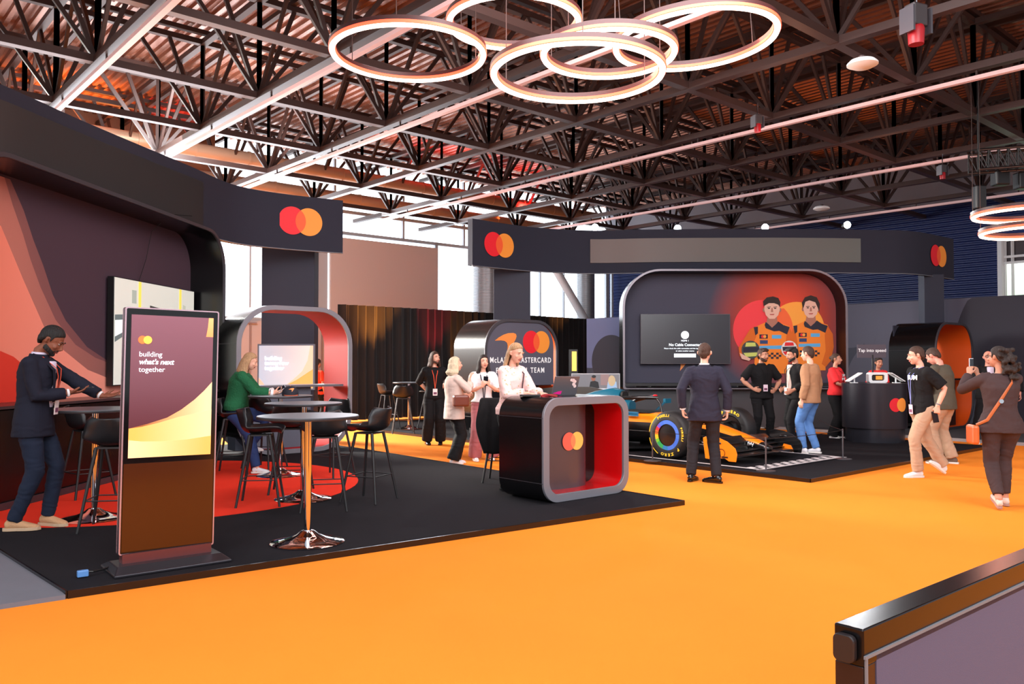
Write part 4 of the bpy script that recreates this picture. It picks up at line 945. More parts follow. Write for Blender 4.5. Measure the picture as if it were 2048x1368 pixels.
for i, (x, y, lab) in enumerate(((.30, .22, 'black and red lanyard coiled left of the laptop'), (.40, .30, 'black lanyard coiled beside the blouse sleeve'))):
    l = MB(); pts = [Vector((.07 * math.cos(a * 1.0) + .02 * math.cos(3.1 * a), .045 * math.sin(a) + .015 * math.sin(2.3 * a + 1), .012 + .012 * math.sin(a * 1.7))) for a in [k * .35 for k in range(34)]]
    l.tube(pts, (.008), 6); ob = l.build('lanyard', mat('lanyard_%d' % i, (28, 14, 18) if i else (150, 30, 34), rough=.7), smooth=True); ob.location = cpos(x, y) ; tag(ob, lab, 'lanyard')
ob = MB().box((0, 0, .015), (.22, .14, .02)); ob = ob.build('flat_tray', M_satin, bevel=.003); ob.location = cpos(.20, .42); tag(ob, 'low black tray at the left end of the counter', 'tray')

# ------------------------------------------------------------------ round podium with payment gadgets
pc = gp(1749, 893, .045); pc = at(1749, 880, 15.6)
tpz = .045; pod = thing('round_podium', (pc.x, pc.y, tpz), 0, 'round black podium with twin-disc logo and small sign', 'podium')
pr_ = .565
M_pod = mat('podium_satin', (50, 48, 56), rough=.3, metal=.5)
b = MB(); b.lathe([(0, 1.09), (pr_, 1.09), (pr_ + .005, 1.085), (pr_ + .005, .26), (0, .26)], 64); b.build('drum', M_pod, pod, smooth=True)
b = MB(); b.lathe([(0, 0), (pr_ * .93, 0), (pr_ * .93, .255), (0, .255)], 64); b.build('plinth', mat('plinth_satin', (58, 58, 66), rough=.25, metal=.6), pod, smooth=True)
ang = math.radians(-67)
for nm, k_, m in (('logo_red_disc', -.075, M_mcred), ('logo_orange_disc', .075, M_mcor)):
    b = MB(); rr_p = pr_ + .010 + (.002 if 'orange' in nm else 0)
    def fd(s_, v): 
        a_ = 2 * PI * s_; x = .125 * v * math.cos(a_); return (rr_p * math.cos(ang + (x + k_) / pr_), rr_p * math.sin(ang + (x + k_) / pr_), .70 + .125 * v * math.sin(a_))
    b.grid(fd, 36, 5); b.build(nm, m, pod, solid=.002)
b = MB(); b.tube([(-.02, .0, 1.09), (-.02, 0, 1.62)], .016, 10); b.build('sign_pole', M_satin, pod)
sg = MB(); sg.box((-.04, 0, 1.69), (.54, .015, .25)); sg.build('sign_board', mat('sign_grey', (76, 68, 78), rough=.6), pod)
text_mesh('Tap into speed', .088, 'sign_text', M_textw, pod, face(-.03, -.0095, 1.675), align='CENTER', spacing=1.0)
pg_ = thing('payment_terminal', (pc.x + .02, pc.y - .12, tpz + 1.09), 0, 'white rounded payment terminal in the middle of the podium', 'terminal')
b = MB(); ring_prism(b, rrect(.36, .2, .05, 5, 0, 0), rrect(.24, .11, .03, 5, 0, .045), -.03, .1); b.build('white_housing', M_white, pg_, smooth=True, bevel=.006)
b = MB(); b.box((0, .03, .10), (.24, .02, .11)); b.build('dark_inset', M_satin, pg_); b = MB(); b.box((.03, .012, .10), (.12, .02, .07)); b.build('orange_display', mat('disp_or', (220, 140, 50), emit=.6), pg_)
for sx, lab in ((-1, 'white tilted tablet at the left rim of the podium'), (1, 'white tilted tablet at the right rim of the podium')):
    tt = thing('tilted_tablet', (pc.x + sx * .40, pc.y - .05, tpz + 1.09), 0, lab, 'tablet stand')
    b = MB(); b.box((0, 0, .11), (.30, .2, .016), 0, Matrix.Rotation(math.radians(32) * sx, 3, 'Y')); b.build('slab', M_white, tt, bevel=.005)
    b = MB(); b.tube([(-.01 * sx, 0, .0), (-.01 * sx, 0, .10)], .014, 8); b.build('stem', M_white, tt); b = MB(); b.box((0, 0, .006), (.12, .1, .012)); b.build('foot', M_white, tt)

# rope barrier posts around the car
M_post = mat('barrier_post', (96, 94, 100), rough=.35, metal=.6)
posts = []; pobj = []
for i, (px, py, lab) in enumerate(((1305, 922, 'slim grey barrier post before the front wheel'), (1532, 942, 'slim grey barrier post at the nose of the car'), (1686, 918, 'slim grey barrier post by the podium'))):
    p = gp(px, py, .045); t = thing('barrier_post', p, 0, lab, 'barrier post', 'cord barrier posts around the car')
    b = MB(); b.lathe([(0, 0), (.13, 0), (.13, .008), (.03, .014), (.014, .02), (0, .02)], 28); b.build('base', M_post, t, smooth=True)
    b = MB(); b.tube([(0, 0, .015), (0, 0, .46)], .011, 10); b.build('pole', M_post, t, smooth=True); posts.append(p); pobj.append(t)
def cord(a, b_, own, sag=.02):
    l = MB(); pts = []; o0 = posts[own]
    for k in range(13):
        f = k / 12; p = a.lerp(b_, f) + Vector((0, 0, .44 - sag * 4 * f * (1 - f))); pts.append(p - o0)
    l.tube(pts, .0045, 5); l.build('barrier_cord', M_satin, pobj[own])
cord(posts[0], posts[1], 0); cord(posts[1], posts[2], 1)
cord(H(9.95, 13.4, .045), posts[0], 0)
pfar = at(1640, 872, 17.6)
cord(posts[2], Vector((posts[2].x + .5, posts[2].y + 2.3, .045)), 2)

# ------------------------------------------------------------------ parking mat lines under the car
m0 = gp(1522, 941, .046); M_line = mat('mat_line', (214, 206, 206), rough=.7)
tm = thing('car_mat', (m0.x, m0.y, .046), TH, 'thin dark mat with white outline and checks under the racing car', 'mat')
b = MB(); b.box((1.15, 2.9, .004), (2.4, 5.9, .006)); b.build('mat_sheet', M_blkcarpet, tm)
b = MB(); b.box((.03, 2.9, .009), (.05, 5.9, .003)); b.build('white_line', M_line, tm)
b = MB(); b.box((2.3, 2.9, .009), (.05, 5.9, .003)); b.build('white_line', M_line, tm)
b = MB(); b.box((1.17, .03, .009), (2.3, .05, .003)); b.build('white_line', M_line, tm)
b = MB()
for i in range(20):
    for j in range(2):
        if (i + j) % 2: b.box((.12 + i * .11, .12 + j * .1, .009), (.11, .1, .003))
b.build('check_strip', M_line, tm)
# screen on the left of backdrop, with two seated people pictured, and small lit panel
q0 = at(1143, 747, 17.2); q1 = at(1240, 783, 17.2)
scp = display('wall_display', ((q0.x + q1.x) / 2, 17.2, (q0.z + q1.z) / 2), 0, q1.x - q0.x, q0.z - q1.z, .06, 'low grey screen left of the backdrop picturing two seated people', mat('scr_g', (120, 118, 122), rough=.3, emit=.3), M_white)
WW, HH = (q1.x - q0.x) / 2, (q0.z - q1.z) / 2
F_ = lambda nm, pts, m, off=.008: sf(scp, nm, pts, m, off, WW, HH)
El = lambda cx, cz, rx, rz_: [(cx + rx * math.cos(2 * PI * k / 16), cz + rz_ * math.sin(2 * PI * k / 16)) for k in range(16)]
F_('picture_wall', [(.2, .9), (.55, .9), (.55, -.3), (.2, -.3)], mat('pw_b', (150, 124, 122), emit=.3)); F_('picture_desk', [(-.2, -.95), (.95, -.95), (.95, -.7), (-.2, -.62)], mat('pw_w', (220, 226, 230), emit=.3), .012)
F_('picture_suit', [(-.28, -.7), (-.22, .1), (-.05, .2), (.1, .05), (.15, -.7)], M_satin, .010); F_('picture_face', El(-.10, .45, .09, .3), PSd, .012); F_('picture_hair', El(-.08, .66, .09, .16), M_satin, .014)
F_('picture_blouse', [(.45, -.7), (.5, .1), (.85, .1), (.88, -.7)], mat('pw_blue', (160, 190, 220), emit=.2), .010); F_('picture_hair', El(.66, .2, .15, .6), mat('pw_blond', (206, 180, 140), emit=.2), .012)
b = MB(); b.box(((0), .3, -.55 - (q0.z - .55)), (.5, .3, .1))
st = MB(); zz = (q1.z); st.box((0, .12, -(HH + (zz - .05) / 2)), (1.0, .1, zz - .05)); st.build('stand', M_satin, scp)
q0 = at(1144, 703, 19.2); q1 = at(1153, 742, 19.2)
lp = thing('lit_panel', ((q0.x + q1.x) / 2, 19.2, 0), 0, 'narrow glowing yellow panel beside the logo arch', 'light panel')
b = MB(); b.box((0, 0, (q0.z + q1.z) / 2), (q1.x - q0.x, .04, q0.z - q1.z)); b.build('lit_face', mat('lit_yellow', (255, 205, 90), emit=1.3), lp); b = MB(); b.box((-.02, .06, q0.z / 2 + .02), (.2, .08, q0.z + .06)); b.build('dark_frame', M_satin, lp)
# orange card on the cabinet behind the blouse
q = at(1050, 792, 13.9); oc = thing('orange_case', (q.x, 13.9, q.z - .14), TH, 'small orange case with dots left of the woman in the pink blouse', 'case')
b = MB(); b.box((0, 0, .1), (.32, .1, .26)); b.build('shell', M_papaya, oc, bevel=.01)
for k in range(3):
    for j in range(2): b = MB(); b.ball((-.03 + k * .05, -.052, .12 + j * .05), .014, 8); b.build('dot', M_satin, oc)
sh = MB(); sh.box((0, .0, -(q.z - .14) / 2 + .0), (.5, .3, q.z - .14 - .06)); sh = sh.build('stand', M_satin, oc)
# ------------------------------------------------------------------ open-wheel racing car (local +y = nose, +x = side towards the viewer)
fw = gp(1346, 917, .05)
ax = fw + vd * .82
M_carbon = mat('carbon', (16, 16, 18), rough=.3, coat=.4)
M_tyre = mat('tyre', (22, 21, 22), rough=.6); M_yel = mat('tyre_yellow', (250, 205, 30), rough=.6); M_teal = mat('teal_paint', (10, 88, 112), rough=.3, coat=.5)
car = thing('racing_car', (ax.x, ax.y, .055), TH + PI, 'papaya and black open-wheel racing car on the black mat', 'racing car')
def loft(secs, n=24, pw=2.6, mi_fn=None):
    """secs: (y, xc, halfwidth, zlo, zhi[, power])"""
    b = MB(); vs = []; 
    for s in secs:
        y, xc, hw, z0, z1 = s[:5]; p = s[5] if len(s) > 5 else pw
        for k in range(n):
            a = 2 * PI * k / n; c, d = math.cos(a), math.sin(a)
            vs.append((xc + hw * math.copysign(abs(c) ** (2 / p), c), y, (z0 + z1) / 2 + (z1 - z0) / 2 * math.copysign(abs(d) ** (2 / p), d)))
    m = len(secs); fs = []; mis = []
    for i in range(m - 1):
        for k in range(n):
            fs.append((i * n + k, i * n + (k + 1) % n, (i + 1) * n + (k + 1) % n, (i + 1) * n + k)); mis.append(mi_fn(i, (k + .5) / n) if mi_fn else 0)
    fs += [tuple(range(n)), tuple((m - 1) * n + k for k in range(n))]; mis += [mis[0], mis[-1]]
    b.add(vs, fs); b.mi = mis; return b
top = lambda lo=.02, hi=.48: (lambda i, f: 0 if lo < f < hi else 1)
# survival cell and nose
b = loft([(-2.0, 0, .33, .10, .62), (-1.5, 0, .33, .10, .64), (-.95, 0, .30, .12, .64), (-.5, 0, .25, .14, .62), (0, 0, .19, .18, .56), (.4, 0, .15, .19, .47), (.75, 0, .125, .18, .37), (1.0, 0, .11, .16, .29), (1.14, 0, .085, .15, .23), (1.19, 0, .03, .17, .20)], mi_fn=top(.03, .47))
b.build('nose_and_chassis', [M_papaya, M_carbon], car, smooth=True, angle=60)
b = loft([(.98, 0, .112, .155, .292), (1.08, 0, .10, .15, .26), (1.16, 0, .075, .148, .225), (1.2, 0, .02, .165, .2)], pw=2.6); b.build('nose_tip', M_carbon, car, smooth=True)
b = MB(); b.lathe([(.0, 0), (.22, 0), (.23, .02), (.0, .02)], 28, c=(0, 0, 0)); b = loft([(-1.62, 0, .24, .60, .655), (-1.3, 0, .25, .60, .66), (-.98, 0, .20, .60, .655), (-.88, 0, .08, .60, .645)]); b.build('cockpit_opening', mat('cockpit_black', (8, 8, 9), rough=.7), car, smooth=True)
b = loft([(-1.7, 0, .10, .60, .80), (-1.62, 0, .11, .60, .83), (-1.5, 0, .09, .62, .80)]); b.build('headrest', M_teal, car, smooth=True)
b = MB(); b.tube([(0, -.86, .63), (0, -.90, .78), (0, -.98, .86)], [.018, .018, .022], 10)
hp = [(-.36, -1.95, .70), (-.35, -1.7, .80), (-.31, -1.4, .86), (-.22, -1.15, .875), (0, -.97, .87), (.22, -1.15, .875), (.31, -1.4, .86), (.35, -1.7, .80), (.36, -1.95, .70)]
b.tube(hp, .032, 12); b.build('halo', M_carbon, car, smooth=True)
b = MB(); b.ball((0, -1.0, .905), (.05, .03, .02), 10); b.build('red_camera_pod', M_mcred, car, smooth=True)
# engine cover, airbox
b = loft([(-1.72, 0, .12, .55, .98), (-1.9, 0, .17, .50, 1.02), (-2.3, 0, .20, .42, .96), (-2.9, 0, .16, .36, .80), (-3.5, 0, .09, .32, .60), (-3.9, 0, .05, .3, .45)], mi_fn=lambda i, f: 1 if f < .02 or f > .48 else 0)
b.build('engine_cover', [M_teal, M_papaya], car, smooth=True)
b = MB(); b.prism([(-1.95, .95), (-3.5, .62), (-3.9, .95), (-3.4, 1.0), (-2.5, 1.02)], .012, lambda x, y, z: (y - .006, x, z)); b.build('shark_fin', M_carbon, car)
b = loft([(-1.7, 0, .09, .80, .97), (-1.66, 0, .085, .81, .96)]); b.build('air_intake', MATS['cockpit_black'], car)
# sidepods
for sx in (1, -1):
    b = loft([(-1.55, sx * .5, .22, .30, .56), (-1.7, sx * .52, .25, .20, .58), (-2.3, sx * .5, .25, .14, .55), (-3.0, sx * .38, .2, .10, .42), (-3.6, sx * .25, .12, .09, .28)], mi_fn=top(.02, .52), pw=3.2)
    b.build('sidepod', [M_papaya, M_carbon], car, smooth=True)
    b = loft([(-1.56, sx * .5, .18, .36, .52), (-1.535, sx * .5, .17, .37, .51)], pw=3.2); b.build('inlet', MATS['cockpit_black'], car)
    b = MB(); b.box((sx * .33, -1.28, .60), (.03, .36, .07)); b.build('blue_patch', mat('sky_patch', (30, 110, 150), rough=.4), car)
    b = MB(); b.bar((sx * .34, -1.3, .60), (sx * .60, -1.25, .78), .02, .03); b.box((sx * .64, -1.25, .79), (.16, .05, .08)); b.build('wing_mirror', M_teal if sx < 0 else M_carbon, car)
    b = MB(); b.prism([(-1.15, .09), (-1.2, .30), (-1.55, .34), (-1.95, .30), (-2.0, .09)], .012, lambda x, y, z: (sx * .78 + y, x, z)); b.build('side_vane', mat('vane_dark', (44, 44, 36), rough=.35), car)
b = MB(); b.prism(swoosh(0, .14, .22), .004, lambda x, y, z: (.795 + y, -1.62 + x, z)); b.build('swoosh_logo', M_papaya, car)
b = MB(); b.prism([(-.2, -.75), (.2, -.75), (.78, -1.15), (.8, -3.0), (.55, -3.9), (-.55, -3.9), (-.8, -3.0), (-.78, -1.15)], .035, lambda x, y, z: (x, z, .05 + y)); b.build('floor_board', M_carbon, car)
# wheels
RAIN = [(230, 40, 60), (240, 110, 30), (250, 200, 30), (120, 200, 50), (40, 170, 90), (40, 130, 190), (60, 110, 215), (70, 120, 220), (70, 115, 215), (70, 120, 220), (75, 110, 215), (110, 80, 200)]
def ring_text(par, word, x, yc, zc, r, a_mid, size, m, span=None, nm='tyre_lettering'):
    """letters around a circle in the y-z plane, outward side faces +x; angle measured clockwise from the top as seen"""
    n = len(word); span = span or n * .16; allm = MB()
    for i, ch in enumerate(word):
        if ch == ' ': continue
        a = a_mid + (i - (n - 1) / 2) * span / max(1, n - 1)
        cu = bpy.data.curves.new('t', 'FONT'); cu.body = ch; cu.size = size; cu.extrude = .001; cu.offset = .0025; cu.align_x = 'CENTER'; cu.resolution_u = 2
        ob = bpy.data.objects.new('t', cu); COL.objects.link(ob); dg = bpy.context.evaluated_depsgraph_get(); dg.update()
        me = bpy.data.meshes.new_from_object(ob.evaluated_get(dg)); bpy.data.objects.remove(ob)
        vs = []
        for v in me.vertices:
            tx, ty = v.co.x * 1.2, v.co.y + r - size * .36
            yy = tx * math.cos(a) + ty * math.sin(a); z2 = -tx * math.sin(a) + ty * math.cos(a)
            vs.append((x + v.co.z, yc + yy, zc + z2))
        allm.add(vs, [tuple(p.vertices) for p in me.polygons]); bpy.data.meshes.remove(me)
    return allm.build(nm, m, par)
def wheel(x, y, wd, side, near=False):
    r = .36
    b = MB(); h = wd / 2
    b.lathe([(.235, -h), (.30, -h - .004), (r - .03, -h + .01), (r, -h + .05), (r + .004, 0), (r, h - .05), (r - .03, h - .01), (.30, h + .004), (.235, h)], 64, c=(x, y, r), axis='X'); tyre = b.build('tyre', M_tyre, car, smooth=True, angle=60)
    b = MB(); b.lathe([(.236, -h), (.20, -h * .8), (.20, h * .8), (.236, h)], 48, c=(x, y, r), axis='X'); rim = b.build('wheel_rim', M_carbon, car, smooth=True)
    for s_ in (1, -1):
        xo = x + s_ * (h - .018)
        b = MB(); b.lathe([(0, s_ * .014), (.06, s_ * .012), (.15, s_ * .005), (.232, 0)], 40, c=(xo, y, r), axis='X'); b.build('rim_cover', M_carbon, rim, smooth=True)
    if near:
        seg = 96; rb = MB(); xo = x + h - .004
        for k in range(seg):
            # angle clockwise from top; red at ~-60deg, through yellow, green at the lower left, then blue
            a0 = 2 * PI * k / seg; a1 = 2 * PI * (k + 1) / seg; q = ((math.degrees(a0) + 60) % 360)   # 0 = red position
            # go anticlockwise from red: t = (360-q)%360
            t_ = (360 - q) % 360
            ci = 0 if t_ < 14 else 1 if t_ < 32 else 2 if t_ < 50 else 3 if t_ < 66 else 4 if t_ < 100 else 5 if t_ < 125 else 6 + (int(t_ / 40) % 4) if t_ < 345 else 11
            P_ = lambda rr_, a_: (xo, y + rr_ * math.sin(a_), r + rr_ * math.cos(a_))
            rb.add([P_(.168, a0), P_(.168, a1), P_(.228, a1), P_(.228, a0), ], [(0, 1, 2, 3)], ci)
        o = rb.build('rainbow_ring', [mat('rain_%d' % i, c_, rough=.4) for i, c_ in enumerate(RAIN)], rim, solid=.004)
    return tyre, rim
t_, rim_ = wheel(.82, 0, .30, 1, True)
b = MB(); 
for (a0, a1) in ((-150, -100), (-85, -35)):
    for k in range(12):
        u0 = math.radians(a0 + (a1 - a0) * k / 12); u1 = math.radians(a0 + (a1 - a0) * (k + 1) / 12); P_ = lambda rr_, a_: (.82 + .156, rr_ * math.sin(a_), .36 + rr_ * math.cos(a_))
        b.add([P_(.325, u0), P_(.325, u1), P_(.338, u1), P_(.338, u0)], [(0, 1, 2, 3)])
b.build('yellow_stripe', M_yel, t_, solid=.002)
ring_text(t_, 'PIRELLI', .975, 0, .36, .30, math.radians(-12), .05, M_yel, math.radians(40)); ring_text(t_, 'P ZERO', .975, 0, .36, .30, math.radians(165), .058, M_yel, math.radians(62)); ring_text(t_, 'PIRELLI', .975, 0, .36, .30, math.radians(85), .045, M_yel, math.radians(36))
t_, _ = wheel(-.82, 0, .30, -1); ring_text(t_, 'P ZERO', -.82 + .157, 0, .36, .30, math.radians(5), .062, M_yel, math.radians(60))
ring_text(t_, 'PIRELLI', -.82 + .157, 0, .36, .30, math.radians(-85), .05, M_yel, math.radians(44))
wheel(.80, -3.45, .38, 1); wheel(-.80, -3.45, .38, -1)
for sx in (1, -1):
    for (z0_, z1_, y0_, y1_) in ((.28, .22, -.35, -.02), (.28, .22, .3, .03), (.50, .50, -.3, -.02), (.5, .5, .22, .02)):
        b = MB(); b.bar((sx * .16, y0_, z0_), (sx * .70, y1_, z1_), .045, .014); b.build('suspension_arm', M_carbon, car)
    b = MB(); b.lathe([(0, -.05), (.12, -.05), (.13, .06), (0, .06)], 24, c=(sx * .69, 0, .36), axis='X'); b.build('brake_drum', M_carbon, car, smooth=True)
    b = MB(); b.bar((sx * .12, -3.3, .35), (sx * .62, -3.45, .36), .05, .02); b.build('suspension_arm', M_carbon, car)
    # front wing endplate
    b = MB(); b.prism([(.62, .06), (.80, .05), (.84, .075), (.95, .09), (1.02, .05), (1.14, .05), (1.16, .16), (1.13, .24), (1.0, .33), (.85, .38), (.68, .40), (.58, .36), (.6, .2)], .014, lambda x, y, z: (sx * .89 + y, x + .03, z)); b.build('wing_endplate', M_papaya if sx > 0 else M_carbon, car, bevel=.004)
    b = MB(); b.ball((sx * .89 + .012, .86, .30), (.022, .07, .022), 12); b.build('endplate_fin', M_carbon, car, smooth=True)
b = MB(); ring_prism(b, disc_poly(.90, .16, .062, 28), disc_poly(.90, .16, .055, 28), 0, .003, lambda x, y, z: (.906 + y, x + .03, z)); b.build('endplate_emblem', M_carbon, car)
b = MB(); b.box((.907, .99, .105), (.004, .10, .022)); b.build('endplate_mark', M_carbon, car)
b = MB(); b.prism([(.72, .07), (.95, .07), (.90, .16), (.78, .18)], .01, lambda x, y, z: (-.875 + y, x + .1, z)); b.build('endplate_orange_foot', M_papaya, car)
# front wing planes (curved)
for i, (y0_, y1_, z0_, z1_, m) in enumerate(((.86, 1.24, .075, .10, M_carbon), (.78, 1.02, .12, .16, M_carbon), (.72, .92, .17, .23, M_carbon), (.68, .84, .22, .30, M_carbon))):
    def wf(s, v):
        x = (2 * s - 1) * .89; a = abs(x); swp = -.22 * (a / 1.0) ** 1.5 + .05; arch_ = .07 * math.exp(-((a - .0) / .3) ** 2) + .05 * math.sin(a * PI)
        return (x, y1_ + (y0_ - y1_) * v + swp, z0_ + (z1_ - z0_) * v ** 1.6 + arch_ * (.7 if i else .9))
    b = MB(); b.grid(wf, 40, 5); b.build('wing_plane', m, car, smooth='all', solid=.010)
# rear wing
for sx in (1, -1):
    b = MB(); b.prism([(-4.05, .35), (-4.45, .35), (-4.5, .92), (-4.0, .95), (-3.95, .7)], .012, lambda x, y, z: (sx * .48 + y, x, z)); b.build('rear_wing_endplate', M_carbon, car)
for z_, y_ in ((.80, -4.15), (.9, -4.35)):
    b = MB(); b.grid(lambda s, v: ((2 * s - 1) * .48, y_ - .25 * v, z_ + .05 * v), 4, 4); b.build('rear_wing_plane', M_carbon if z_ < .85 else M_papaya, car, solid=.012)
b = MB(); b.bar((0, -3.8, .4), (0, -4.2, .8), .03, .08); b.build('rear_wing_pillar', M_carbon, car)
# lettering on the nose side
Mx = Matrix(((0, 0, 1, .125), (1, 0, 0, .80), (0, 1, 0, .235), (0, 0, 0, 1)))
Rn = Matrix.Translation((0, 0, 0))
text_mesh('ARROW', .085, 'nose_lettering', M_textw, car, Matrix(((0, 0, 1, .142), (1, 0, 0, .66), (-.22, 1, 0, .27), (0, 0, 0, 1))), bold=.001)
# ------------------------------------------------------------------ people
def skinmat(n, c): return mat('skin_' + n, c, rough=.5, spec=.35, var=.05, vscale=30)
SK = dict(brown=skinmat('brown', (128, 76, 56)), light=skinmat('light', (226, 170, 146)), tan=skinmat('tan', (196, 138, 112)), pink=skinmat('pink', (224, 150, 130)))
HR = dict(black=mat('hair_black', (18, 15, 15), rough=.7, bump=1, bscale=60, bstretch=(1.8, 1.8, .22)), blond=mat('hair_blond', (176, 138, 100), rough=.7, bump=1.2, bscale=60, bstretch=(1.8, 1.8, .22), var=.35, vscale=40), pale=mat('hair_pale', (214, 196, 164), rough=.7, bump=1.2, bscale=60, bstretch=(1.8, 1.8, .22), var=.25, vscale=40),
          brown=mat('hair_brown', (66, 42, 30), rough=.7, bump=1.2, bscale=60, bstretch=(1.8, 1.8, .22), var=.3, vscale=40), dark=mat('hair_dark', (38, 26, 22), rough=.7, bump=1.2, bscale=60, bstretch=(1.8, 1.8, .22)), grey=mat('hair_grey', (140, 110, 96), rough=.6, bump=1, bscale=60, bstretch=(1.8, 1.8, .22)))
M_eyew = mat('eye_white', (225, 220, 215), rough=.25); M_eyed = mat('eye_dark', (30, 20, 16), rough=.2); M_lip = mat('lips', (176, 92, 84), rough=.45); M_sole = mat('sole_white', (225, 220, 214), rough=.6)
from mathutils import noise as _nz
def crumple(o, amp, seed=0.0):
    me = o.data; me.update(); out = []
    for v in me.vertices:
        c = v.co; n = v.normal
        a = _nz.noise(Vector((c.x * 9 + seed, c.y * 9, c.z * 5))) + .7 * _nz.noise(Vector((c.x * 7, c.y * 7 + seed, c.z * 26 + 3 * _nz.noise(c * 6))))
        d = c + n * a * amp; out += [d.x, d.y, d.z]
    me.vertices.foreach_set('co', out); me.update()
def vox(mb, name, m, parent, voxel=.012, smooth=3, fac=.5):
    o = mb.build(name, m, None)
    r = o.modifiers.new('r', 'REMESH'); r.mode = 'VOXEL'; r.voxel_size = voxel; r.use_smooth_shade = True
    if smooth: s = o.modifiers.new('s', 'SMOOTH'); s.iterations = smooth; s.factor = fac
    dg = bpy.context.evaluated_depsgraph_get(); dg.update()
    me = bpy.data.meshes.new_from_object(o.evaluated_get(dg)); o.modifiers.clear(); old = o.data; o.data = me; me.name = name; bpy.data.meshes.remove(old)
    me.materials.clear(); me.materials.append(m if not isinstance(m, (list, tuple)) else m[0]); me.polygons.foreach_set('use_smooth', [True] * len(me.polygons)); o.parent = parent; return o
def ik(a, t, l1, l2, hint):
    a, t, hint = Vector(a), Vector(t), Vector(hint); d = t - a; L = d.length; mx = (l1 + l2) * .998
    if L > mx: d = d * (mx / L); t = a + d; L = mx
    L = max(L, abs(l1 - l2) + .01); c = (l1 * l1 + L * L - l2 * l2) / (2 * L); h = math.sqrt(max(0, l1 * l1 - c * c))
    n = d.normalized(); p = hint - n * hint.dot(n)
    if p.length < 1e-4: p = Vector((0, 1, 0)) - n * n.y
    p.normalize(); return a + n * c + p * h, t
class Person: pass
def person(px, py, H_, yaw, label, z0=0.0, pos=None, fem=False, skin='light', vx=.011, lean=0.0, bend=None, head=(0, 0), hipz=None, build=1.0,
           rh=None, lh=None, rel=(0, 0, 0), lel=(0, 0, 0), rf=None, lf=None, rk=(0, -1, 0), lk=(0, -1, 0), curl=.5, belly=0, rhd=None, lhd=None, rfy=0.12, lfy=-0.12, rheel=0, lheel=0, twist=0, rcurl=None, lcurl=None):
    """local frame: figure faces -y, its right side at -x; yaw in degrees rotates the figure (0 = faces the viewer)"""
    P = Person(); s = H_ / 1.75; P.s = s; p = gp(px, py, z0) if pos is None else Vector(pos)
    t = thing('person', (p.x, p.y, z0), math.radians(yaw), label, 'person'); P.t = t; P.fem = fem; P.skin = SK[skin]; P.vx = vx; P.build = build
    V = Vector; hz = (hipz if hipz is not None else .925 * s)
    P.hip = V((0, 0, hz)); la = math.radians(lean)
    up = V((0, -math.sin(la), math.cos(la))); fwd = V((0, -math.cos(la), -math.sin(la))); P.up, P.fwd = up, fwd
    # spine curves: lower part half lean
    up0 = V((0, -math.sin(la * .5), math.cos(la * .5)))
    P.waist = P.hip + up0 * .16 * s; P.chest = P.waist + up * .20 * s; P.neck = P.chest + up * .17 * s
    R_t = Matrix.Rotation(math.radians(twist), 3, up); side = R_t @ V((1, 0, 0)); P.side = side; P.cf = R_t @ fwd
    sw = (.150 if fem else .172) * s * (1 + (build - 1) * .6)
    sh = P.chest + up * .098 * s
    P.sh = {1: sh - side * sw, -1: sh + side * sw}        # 1 = right (at -x)
    hw = (.09 if fem else .088) * s
    P.hj = {1: P.hip + V((-hw, 0, -.02 * s)), -1: P.hip + V((hw, 0, -.02 * s))}
    ua, fa = .285 * s, .25 * s; th_l, sh_l = .43 * s, .425 * s
    P.wr = {}; P.el = {}; P.kn = {}; P.an = {}
    for k, tgt, hint in ((1, rh, rel), (-1, lh, lel)):
        if tgt is None: tgt = P.sh[k] + V((-k * .07 * s, -.03, -.52 * s)); hint = (-k * .3, .6, 0)
        else: tgt = V(tgt) * s
        P.el[k], P.wr[k] = ik(P.sh[k], tgt, ua, fa, hint)
    for k, tgt, hint in ((1, rf, rk), (-1, lf, lk)):
        tgt = V((-k * .10, 0, 0)) * s if tgt is None else V(tgt) * s
        tgt = V((tgt.x, tgt.y, tgt.z + .085 * s))
        P.kn[k], P.an[k] = ik(P.hj[k], tgt, th_l, sh_l, hint)
    # head
    hp, hy = math.radians(head[0]), math.radians(head[1]); P.R = Matrix.Rotation(hy, 3, 'Z') @ Matrix.Rotation(la * .6 + hp, 3, 'X')   # pitch>0 looks down
    nk = P.neck + up * .03 * s; P.nk = nk
    P.hc = nk + (P.R @ V((0, -.028 * s, .125 * s)))          # head centre
    b = MB(); f = .9 if fem else 1.0; g = f * s; B = build
    def E(c, w_, d_): return (w_ * g * B, d_ * g * B)
    ctr = [P.hip + V((0, 0, -.08 * s)), P.hip + V((0, 0, 0)), P.waist - up0 * .06 * s, P.waist, P.chest - up * .06 * s, P.chest, P.chest + up * .07 * s, P.chest + up * .125 * s, P.chest + up * .155 * s]
    P.tor = ctr; hipk = 1.12 if fem else 1.0
    P.tr = [(.13 * s * hipk * B, .10 * s), (.17 * s * hipk * B, .115 * s * B), (.145 * s * B * f, .105 * s * B + belly * .6), (.135 * s * B * f, .10 * s * B + belly), (.155 * s * B * f, .112 * s * B + belly * .4), (.168 * s * B * f, .118 * s * B), (.165 * s * B * f, .105 * s), (.125 * s * B * f, .075 * s), (.07 * s, .055 * s)]
    def tube_tor(b_, i0, i1, off, dz=0):
        r = [(a_ + off, c_ + off) for a_, c_ in P.tr[i0:i1]]; b_.tube(ctr[i0:i1], r, 20, ref=side)
    P.tube_tor = tube_tor
    tube_tor(b, 0, 9, -.012)
    b.tube([P.neck - up * .05 * s, nk, P.hc - P.R @ V((0, -.005, .05 * s))], [.058 * g, .048 * g, .047 * g], 14)
